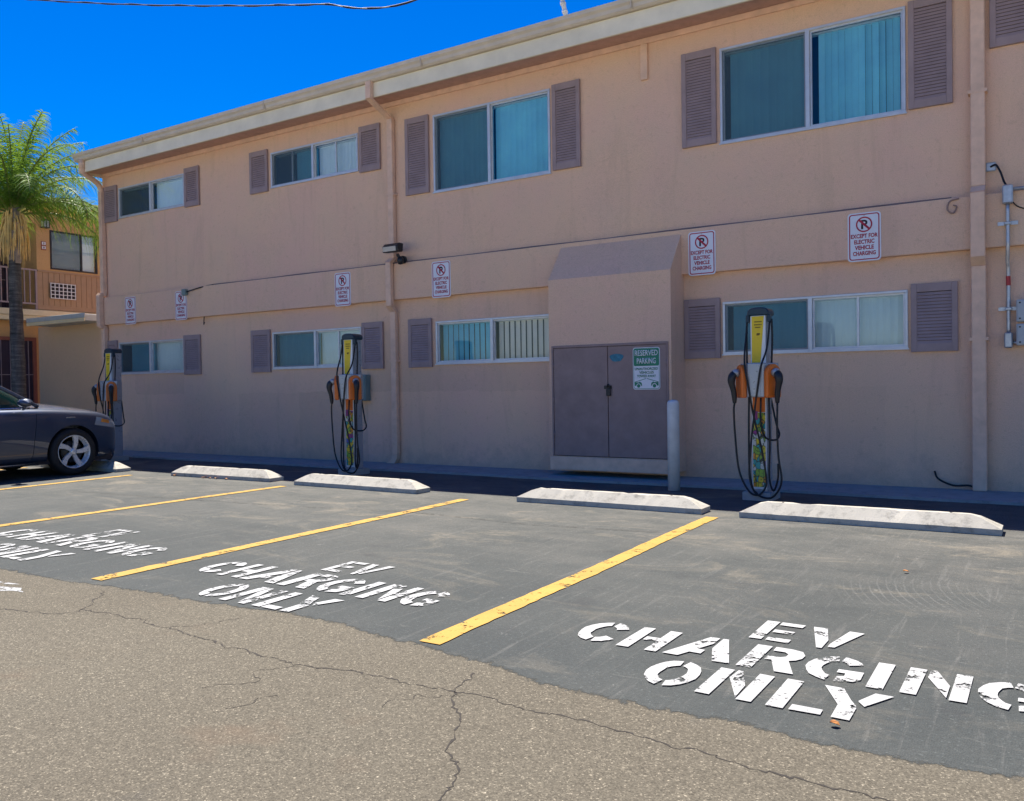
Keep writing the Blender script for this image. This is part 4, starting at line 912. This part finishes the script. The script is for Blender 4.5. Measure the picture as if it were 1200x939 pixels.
for s_ in (-1, 1):
    m = MB(); m.tube(spline([(s_ * .735, -.40, .945), (s_ * .715, -.62, 1.075), (s_ * .66, -.90, 1.235), (s_ * .615, -1.2, 1.375), (s_ * .60, -1.5, 1.415)], 5), .026, 8)
    m.build('pillar', M['car'], CAR)
for s_ in (-1, 1):
    m = MB(); m.tube(spline([(s_ * .752, -.52, .93), (s_ * .785, -1.0, .925), (s_ * .79, -1.8, .93), (s_ * .77, -2.6, .95)], 5), .014, 6); m.build('window_trim', M['carwhite'], CAR); m = MB(); m.tube([(s_ * .892, -.50, .20), (s_ * .897, -1.3, .195), (s_ * .89, -2.2, .20)], .012, 6); m.build('sill_trim', M['carwhite'], CAR)
for s_ in (-1, 1):
    m = MB(); m.lathe([(.0, -.10), (.055, -.085), (.085, -.03), (.09, .03), (.07, .08), (.0, .10)], 16, Matrix.Translation((s_ * .985, -.70, 1.005)) @ Matrix.Scale(.62, 4, (0, 0, 1)) @ Matrix.Rotation(R(90), 4, 'Y')); m.tube([(s_ * .86, -.66, .93), (s_ * .95, -.68, .975)], .03, 8); m.build('mirror', M['car'], CAR)
    def shell(quad_, off, nu=10, nv=5):
        q = MB(); grid = []
        for i in range(nu + 1):
            row_ = []
            for j in range(nv + 1):
                u, v = i / nu, j / nv
                a0 = [quad_[0][k] * (1 - u) + quad_[1][k] * u for k in (0, 1)]; a1 = [quad_[3][k] * (1 - u) + quad_[2][k] * u for k in (0, 1)]
                y_, z_ = a0[0] * (1 - v) + a1[0] * v, a0[1] * (1 - v) + a1[1] * v
                hit, nrm, _, _ = bvh.ray_cast(Vector((s_ * 1.5, y_, z_)), Vector((-s_, 0, 0)))
                row_.append(q.b.verts.new((hit + nrm * off) if hit else (s_ * .6, y_, z_)))
            grid.append(row_)
        for p, r in zip(grid, grid[1:]):
            for k in range(nv): f = q.b.faces.new((p[k], r[k], r[k + 1], p[k + 1])); f.smooth = True
        return q
    hl = shell([(.30, .675), (.68, .61), (.70, .69), (.34, .785)], .005).build('headlight', M['lens'], CAR)
    shell([(.40, .71), (.54, .684), (.54, .728), (.42, .757)], .009).build('turn_signal', M['amber'], hl)
m = MB(); m.box(-.45, .45, .755, .78, .27, .40, .01); m.build('grille', M['blackpl'], CAR)
m = MB(); m.box(-.80, .80, -3.4, .60, .17, .30); m.box(-.60, .60, -3.3, .6, .3, .6); m.build('underbody', M['dark_gap'], CAR)
m = MB(); m.box(.893, .899, -.10, .02, .785, .797, .001); m.build('badge', M['carwhite'], CAR)
def wheel(s_, y):
    t = bpy.data.objects.new('wheel', None); COL.objects.link(t); t.parent = CAR; t.location = (s_ * .80, y, .32); t.rotation_euler = (0, R(90) if s_ > 0 else R(-90), R(0))
    m = MB(); m.lathe([(.215, -.10), (.30, -.105), (.318, -.08), (.322, 0), (.318, .07), (.30, .098), (.245, .10), (.226, .085), (.215, .0)], 40); m.build('tyre', M['tyre'], t)
    m = MB()
    m.lathe([(.205, .0), (.222, .083), (.229, .092), (.223, .094), (.212, .080), (.200, .0)], 40)
    for k in range(5):
        a = 2 * math.pi * k / 5 + .25
        for da, wd in ((0, .030),):
            ca, sa = math.cos(a), math.sin(a)
            def P(r, o, z): return (r * ca - o * sa, r * sa + o * ca, z)
            vs = [P(.03, -.022, .070), P(.03, .022, .070), P(.12, .040, .078), P(.217, .105, .086), P(.217, .015, .086), P(.12, -.018, .078)]
            lo = [(v[0], v[1], v[2] - .03) for v in vs]
            m.quad(vs); n = len(vs)
            for q in range(n): m.quad([vs[q], vs[(q + 1) % n], lo[(q + 1) % n], lo[q]])
    m.lathe([(.045, .04), (.045, .078), (.03, .084), (.0, .085)], 20); m.build('rim', M['rim'], t)
    m = MB(); m.lathe([(.0, .0), (.15, .0), (.15, .025), (.0, .03)], 24); m.lathe([(.21, -.09), (.21, -.06), (.0, -.055)], 24); m.build('brake_disc', M['blackpl'], t)
for s_ in (1, -1):
    for y in (0, -2.70): wheel(s_, y)

# ------------------------------------------------------------------ neighbouring building and link wall
N_ = empty('neighbor_building', (-19.5, 1.0, 0), 0, 'ochre two storey apartment building with railing and window behind the palm tree', 'building')
NO = Vector((-19.5, 1.0, 0))
def npart(mb, name, mat, parent=None):
    o = mb.build(name, mat); o.data.transform(Matrix.Translation(-NO)); o.parent = parent or N_; return o
fx = -19.5
m = MB()
def fq(y0, y1, z0, z1, x=fx): m.quad([(x, y0, z0), (x, y1, z0), (x, y1, z1), (x, y0, z1)])
wy0, wy1, wz0, wz1 = 1.33, 2.47, 3.98, 4.88
fq(1.02, 9, wz1, 5.40); fq(1.02, wy0, 3.9, wz1); fq(wy1, 9, 3.9, wz1); fq(wy0, wy1, 3.9, wz0)
fq(-8, 9, 0, 2.78, fx - .25)                       # ground floor wall behind the doors
fq(-8, 1.02, 3.0, 5.45, fx - 1.2)                  # back of the upper walkway
m.quad([(fx, 1.02, 3.0), (fx - 1.2, 1.02, 3.0), (fx - 1.2, 1.02, 5.40), (fx, 1.02, 5.40)])
fq(-8, 9, 0, 5.45, fx - 8)
m.quad([(fx, -8, 4.98), (fx, 1.02, 4.98), (fx, 1.02, 5.40), (fx, -8, 5.40)])
npart(m, 'wall', M['stucco_tan'])
m = MB(); m.box(fx - 8, fx + .45, -8, 9, 5.40, 5.54); npart(m, 'roof', M['slab'])
m = MB(); m.box(fx - 1.2, fx + .06, -8, 9, 2.88, 3.02, .01); m.box(fx - 1.2, fx + .035, -8, 9, 2.765, 2.879, .01); npart(m, 'walkway_slab', M['slab'])
m = MB(); m.box(fx - .03, fx + .012, 1.02, 9, 3.04, 3.14)
y = 1.02
while y < 8: m.box(fx - .02, fx + .004, y, y + .115, 3.14, 3.90); m.box(fx - .02, fx - .006, y + .115, y + .13, 3.14, 3.90); y += .13
m.box(fx - .03, fx + .03, 1.02, 9, 3.90, 3.935)
npart(m, 'siding', M['siding'])
m = MB()
for z in (3.925, 3.16): m.box(fx - .02, fx + .02, -6, 1.0, z - .02, z + .015)
y = .98
while y > -6: m.box(fx - .01, fx + .01, y - .01, y + .01, 3.16, 3.91); y -= .125
for yy in (.99, .05, -1.4, -3): m.box(fx - .022, fx + .022, yy - .02, yy + .02, 3.0, 3.93)
npart(m, 'railing', M['railgray'])
m = MB(); f = .035
m.box(fx - .03, fx + .015, wy0, wy0 + f, wz0, wz1); m.box(fx - .03, fx + .015, wy1 - f, wy1, wz0, wz1); m.box(fx - .03, fx + .014, wy0 + f, wy1 - f, wz1 - f, wz1); m.box(fx - .03, fx + .014, wy0 + f, wy1 - f, wz0, wz0 + f); m.box(fx - .03, fx + .013, 2.055, 2.095, wz0 + f, wz1 - f)
wn_ = npart(m, 'window', M['blackpl'])
m = MB(); m.quad([(fx - .012, wy0 + f, wz0 + f), (fx - .012, 2.055, wz0 + f), (fx - .012, 2.055, wz1 - f), (fx - .012, wy0 + f, wz1 - f)]); npart(m, 'insect_screen', M['screen'], wn_)
m = MB(); m.quad([(fx - .02, wy0 + f, wz0 + f), (fx - .02, wy1 - f, wz0 + f), (fx - .02, wy1 - f, wz1 - f), (fx - .02, wy0 + f, wz1 - f)]); npart(m, 'pane', M['glass_dark'], wn_)
m = MB(); y = wy0 + .02
while y < wy1 - .05: m.quad([(fx - .10, y, wz0), (fx - .085, y + .075, wz0), (fx - .085, y + .075, wz1), (fx - .10, y, wz1)]); y += .078
npart(m, 'blind', M['blind'], wn_)
m = MB(); m.box(fx - .5, fx - .45, wy0 - .1, wy1 + .1, wz0 - .1, wz1 + .1); npart(m, 'inner_partition', M['room'], wn_)
m = MB(); m.box(fx + .005, fx + .05, 1.30, 1.88, 3.31, 3.66, .01); ac = npart(m, 'air_conditioner', M['dark_gap'])
m = MB()
for k in range(7): y = 1.30 + k * .58 / 6; m.box(fx + .048, fx + .062, y - .008, y + .008, 3.305, 3.665)
for k in range(5): z = 3.315 + k * .0845; m.box(fx + .049, fx + .060, 1.295, 1.885, z - .008, z + .008)
npart(m, 'grille', M['signwhite'], ac)
m = MB(); m.box(fx + .0, fx + .14, 1.12, 1.27, 4.90, 4.915); m.prism([(1.12, 5.06), (1.27, 5.06), (1.235, 5.10), (1.155, 5.10)], 'x', fx, fx + .14)
for y in (1.125, 1.19, 1.255): m.box(fx + .125, fx + .138, y, y + .012, 4.915, 5.06)
lp = npart(m, 'wall_lamp', M['blackpl'])
m = MB(); m.box(fx + .01, fx + .12, 1.135, 1.255, 4.917, 5.058); npart(m, 'lamp_glass', M['lampglass'], lp)
m = MB(); m.box(fx + .003, fx + .015, 1.125, 1.235, 4.40, 4.60); nb = npart(m, 'number_plate', M['brick_red'])
m = MB(); m.box(fx + .016, fx + .02, 1.14, 1.225, 4.52, 4.585); m.box(fx + .016, fx + .02, 1.14, 1.225, 4.425, 4.49); npart(m, 'number_tile', M['signwhite'], nb)
m = MB()
for ch_, zz in (('1', 4.53), ('8', 4.435)):
    q = MB(); text_mesh(q, ch_, 0, 0, .045, .018 if ch_ == '1' else .034, 0, .001, .02); q.b.transform(Matrix.Translation((fx + .0205, 1.183, zz)) @ Matrix.Rotation(R(90), 4, 'Z')); m._merge(q.b)
    npart(m, 'digit', M['signblack'], nb); m = MB()
for y0, y1, z0, z1, x, nm in ((-.9, .0, .05, 2.40, fx - .22, 0), (.12, 1.06, .05, 2.40, fx - .22, 0), (-.6, .35, 3.03, 4.9, fx - 1.17, 1), (.42, .98, 3.03, 4.9, fx - 1.17, 1)):
    m = MB(); m.box(x - .02, x + .01, y0 + .07, y1 - .07, z0, z1 - .07); dr = npart(m, 'door', M['doordark'])
    m = MB(); m.box(x, x + .05, y0, y0 + .08, z0, z1); m.box(x, x + .05, y1 - .08, y1, z0, z1); m.box(x, x + .049, y0 + .08, y1 - .08, z1 - .08, z1); npart(m, 'frame', M['brick_red'] if not nm else M['doordark'], dr)
    m = MB(); y = y0 + .16
    while y < y1 - .1: m.box(x + .03, x + .045, y - .007, y + .007, z0, z1 - .08); y += .2
    for z in (z0 + .75, z0 + 1.5): m.box(x + .028, x + .042, y0 + .08, y1 - .08, z - .008, z + .008)
    npart(m, 'security_bar', M['railgray'], dr)
# link wall with canopy
t = empty('link_wall', (-17.4, 1.0, 0), 0, 'plain stucco wall with grey blue flat canopy between the two buildings', 'wall')
m = MB(); m.box(-2.07, 2.6, 0, .25, -.05, 2.62); m.build('wall', M['stucco_gray'], t)
m = MB(); m.box(-1.48, .70, -.55, .3, 2.60, 2.735, .006); m.box(-1.50, .72, -.565, -.55, 2.665, 2.755, .004); m.build('canopy', M['canopy'], t)
m = MB(); m.box(-1.495, .715, -.5645, -.551, 2.585, 2.66, .003); m.build('trim', M['slab'], t)

# planter by the far door
t = empty('planter', (-18.55, .45, 0), 0, 'low tan masonry planter with white cap beside the barred door', 'planter')
m = MB(); m.box(-.35, .25, -.25, .25, 0, .72, .01); m.build('base', M['planter'], t)
m = MB(); m.box(-.12, .30, -.20, .30, .722, .80, .02); m.build('cap', M['signwhite'], t)
m = MB()
for k in range(60):
    a = random.uniform(0, 6.28); r0 = random.uniform(.02, .2); bx, by = -.30 + random.uniform(-.1, .1), -.1 + random.uniform(-.25, .25); h = random.uniform(.06, .16)
    px_, py = math.cos(a) * .10, math.sin(a) * .10
    m.quad([(bx, by, .71), (bx + px_ * .5 + .015, by + py * .5, .71 + h), (bx + px_, by + py, .70 + h * .8), (bx + px_ * .5 - .015, by + py * .5 + .015, .71 + h)])
m.build('foliage', M['palm_leaf'], t, recalc=False)

# ------------------------------------------------------------------ palm
PX, PY = -17.0, -.75
PT = empty('palm_tree', (PX, PY, 0), 0, 'tall palm tree with hanging dead fronds standing behind the parked car', 'palm tree')
m = MB(); m.tube([(0.02 * math.sin(z * 1.3), 0, z) for z in [i * .2 for i in range(0, 22)]], [.135 - .0016 * i + .008 * (i % 2) + (.06 if i == 0 else 0) for i in range(22)], 20); m.build('trunk', M['palm_trunk'], PT)
m = MB()
for k in range(16):
    a = k * 2.4; z = 3.75 + k * .035; r0 = .15
    c, s_ = math.cos(a), math.sin(a)
    o0, o1 = r0 - .03, .165 + random.uniform(-.02, .06); h = random.uniform(.2, .4); w1 = .055
    pts = [(c * o0 - s_ * w1, s_ * o0 + c * w1, z - .1), (c * o0 + s_ * w1, s_ * o0 - c * w1, z - .1), (c * o1 + s_ * w1 * .5, s_ * o1 - c * w1 * .5, z + h), (c * o1 - s_ * w1 * .5, s_ * o1 + c * w1 * .5, z + h)]
    m.quad(pts); m.quad([(p[0] * .8, p[1] * .8, p[2]) for p in pts])
    for q in range(4): r = (q + 1) % 4; m.quad([pts[q], pts[r], (pts[r][0] * .8, pts[r][1] * .8, pts[r][2]), (pts[q][0] * .8, pts[q][1] * .8, pts[q][2])])
m.tube([(0, 0, 3.7), (0, 0, 4.0), (0, 0, 4.5), (0, 0, 4.75)], [.12, .14, .13, .09], 14)
m.build('frond_base', M['boot'], PT)
def frond(mb, az, el, L, droop, n=46, leaf=.55, base=(0, 0, 4.6), hang=.5, rmb=None, lw=.021):
    c, s_ = math.cos(az), math.sin(az); P = []; pos = Vector(base); th = el; st = L / n
    for k in range(n + 1):
        P.append(pos.copy()); pos = pos + Vector((c * math.cos(th), s_ * math.cos(th), math.sin(th))) * st; th -= droop / n * (0.5 + 1.2 * k / n)
    (rmb or mb).tube(P, [.020 * (1 - .8 * k / n) + .003 for k in range(n + 1)], 5)
    side = Vector((-s_, c, 0))
    for k in range(int(n * .12), n + 1):
        u = k / n; d = (P[min(k + 1, n)] - P[max(k - 1, 0)]).normalized(); nrm = side.cross(d).normalized()
        ll = leaf * (0.35 + 1.0 * math.sin(math.pi * min(1, .12 + u * .86)) ** .8) * random.uniform(.8, 1.1) * .8
        for sg_ in (-1, 1):
            for rep in range(2):
                dirn = (side * sg_ * random.uniform(.7, 1.0) + d * random.uniform(.3, 1.0) - nrm * random.uniform(-.75, .75) * (1 if nrm.z > 0 else -1)).normalized()
                w_ = lw * random.uniform(.7, 1.2); p0 = P[k] + d * random.uniform(-.5, .5) * st; prev = None
                wv = d * w_ * .5
                for q in range(4):
                    v = q / 3; pt = p0 + dirn * ll * v + Vector((0, 0, -hang * ll * v * v * random.uniform(.85, 1.15)))
                    ww = wv * (1 - v * .93) 
                    cur = (pt - ww, pt + ww)
                    if prev: mb.quad([prev[0], prev[1], cur[1], cur[0]])
                    prev = cur
random.seed(5)
m = MB(); rm = MB()
specs = [(R(85), R(84), 2.0, .45, .42), (R(0), R(76), 2.1, .7, .42), (R(60), R(77), 2.15, .7, .42), (R(-90), R(80), 2.0, .6, .42), (R(170), R(78), 2.1, .6, .42), (R(230), R(74), 2.0, .8, .42), (R(100), R(62), 2.0, 1.3, .45), (R(30), R(55), 2.2, 1.5, .48), (R(-35), R(60), 2.0, 1.4, .46), (R(62), R(38), 2.9, 2.7, .58), (R(50), R(30), 2.6, 2.5, .58), (R(76), R(44), 2.8, 2.5, .55), (R(66), R(20), 2.3, 2.0, .55), (R(5), R(62), 2.3, 1.3, .45), (R(-70), R(66), 2.2, 1.2, .45), (R(120), R(68), 2.2, 1.0, .45), (R(215), R(60), 2.2, 1.2, .45), (R(35), R(25), 2.3, 1.9, .55), (R(10), R(40), 2.3, 2.0, .5), (R(70), R(55), 2.2, 1.5, .5), (R(-20), R(50), 2.1, 1.9, .5), (R(-60), R(45), 2.2, 1.9, .5), (R(110), R(50), 2.3, 1.8, .5), (R(150), R(40), 2.3, 1.9, .5), (R(190), R(45), 2.3, 1.9, .5), (R(230), R(50), 2.3, 1.8, .5), (R(270), R(40), 2.2, 1.9, .5), (R(310), R(25), 1.9, 2.0, .5),
         (R(20), R(82), 2.1, .5, .42), (R(140), R(80), 2.1, .5, .42), (R(260), R(78), 2.0, .6, .42), (R(80), R(72), 2.1, .9, .45), (R(200), R(68), 2.1, 1.0, .45), (R(330), R(72), 2.0, .9, .45), (R(45), R(66), 2.2, 1.1, .48), (R(175), R(15), 2.2, 1.6, .5), (R(240), R(15), 2.1, 1.6, .5), (R(-40), R(75), 1.9, .8, .42)]
for az, el, L, dr, lf in specs: frond(m, az, el, L, dr, leaf=lf, base=(random.uniform(-.06, .06), random.uniform(-.06, .06), 4.55 + random.uniform(-.05, .15)), hang=.55, rmb=rm)
m.build('crown', M['palm_leaf'], PT, recalc=False)
rm.build('frond_stem', plain('frond_stem', (.16, .20, .05), .5), PT)
m = MB()
for k in range(150):   # flower stalk / dead straw hanging in a skirt
    a = random.uniform(0, 6.28); r0 = random.uniform(.05, .15); z0 = random.uniform(4.35, 4.75); L = random.uniform(.45, .85); out = random.uniform(.03, .12)
    c, s_ = math.cos(a), math.sin(a); P = []
    for q in range(6):
        v = q / 5; P.append((c * (r0 + out * math.sin(v * 1.9)), s_ * (r0 + out * math.sin(v * 1.9)), z0 + .06 * math.sin(v * 3.1) - L * v ** 1.3))
    m.tube(P, [.016, .019, .016, .013, .010, .004], 4)
m.build('dead_fronds', M['frond_dead'], PT)

# ------------------------------------------------------------------ roof bits, wire, leaves
t = empty('roof_mast', (-5.62, 1.0, 5.55), 0, 'slim whitish mast rising behind the roof edge', 'mast')
m = MB(); m.tube([(-.0, 0, 0), (-.075, 0, .6), (-.10, 0, .72)], [.075, .062, .05], 12); m.build('base', M['mast'], t)
m = MB(); m.tube([(-.10, 0, .70), (-.35, 0, 1.8)], .032, 10); 
for k in range(8): z = .78 + k * .12; m.tube([(-.10 - (z - .7) * .23, 0, z), (-.11 - (z - .7) * .23, 0, z + .03)], .042, 8)
m.build('pole', M['mast'], t)
t = empty('roof_vent', (-14.28, .5, 5.55), 0, 'small dark roof vent with white cap near the left roof end', 'vent')
m = MB(); m.lathe([(.05, 0), (.05, .40)], 12); m.build('stack', M['blackpl'], t)
m = MB(); m.lathe([(.075, .40), (.08, .43), (.05, .46), (.0, .47)], 14); m.build('cap', M['mast'], t)
cat = [(-31.68, 14.850000000000001), (-25.68, 12.65), (-23.88, 12.07), (-19.93, 10.95), (-16.32, 10.0), (-13.06, 9.21), (-10.32, 8.62), (-4.32, 9.219999999999999)]
pp = spline([(x, 3.5, z) for x, z in cat], 14)
m = MB(); m.tube(pp, .015, 6); m.tube([p + Vector((0, .02 * math.cos(i * .9), .02 * math.sin(i * .9))) for i, p in enumerate(pp)], .010, 5)
tag(m.build('overhead_cable', M['wire']), 'thin black overhead cable crossing the sky at the top left', 'cable')
leaf_lab = ['orange dry leaf on the seal edge below the word ONLY', 'yellowish dry leaf in the right stall between stop and lettering', 'curled dry leaf by the far end of the right stall line']
for (x, y), l in zip(((-.618, -6.636), (-.743, -4.112), (-2.0, -3.0)), leaf_lab[:2]):
    m = MB(); n = 9; ring = []
    for k in range(n):
        a = 2 * math.pi * k / n; r_k = .013 * (1 + .5 * math.cos(a)) * random.uniform(.8, 1.1); ring.append((r_k * math.cos(a) * 1.3, r_k * math.sin(a), .004 + .010 * abs(math.sin(a))))
    m.quad(ring); m.quad([(p[0] * .98, p[1] * .98, p[2] - .0015) for p in ring]); o = m.build('dry_leaf', M['leaf_or'], None, (x, y, .001)); tag(o, l, 'leaf', 'dry leaves')
for k in range(7):
    x = -9.05 + random.uniform(-.25, .35) if k < 5 else -9.9 + random.uniform(-.05, .05); y = -2.42 + random.uniform(-.05, .015)
    m = MB(); ring = []
    for q in range(9):
        a = 2 * math.pi * q / 9; r_k = .017 * (1 + .5 * math.cos(a)) * random.uniform(.7, 1.1); ring.append((r_k * math.cos(a + k) * 1.3, r_k * math.sin(a + k), .004 + .012 * abs(math.sin(a))))
    m.quad(ring); m.quad([(p[0] * .98, p[1] * .98, p[2] - .0015) for p in ring]); o = m.build('dry_leaf', M['leaf_or'], None, (x, y, .001)); tag(o, 'reddish dry leaf lying against the foot of the wheel stop right of the car', 'leaf', 'dry leaves at the wheel stop')
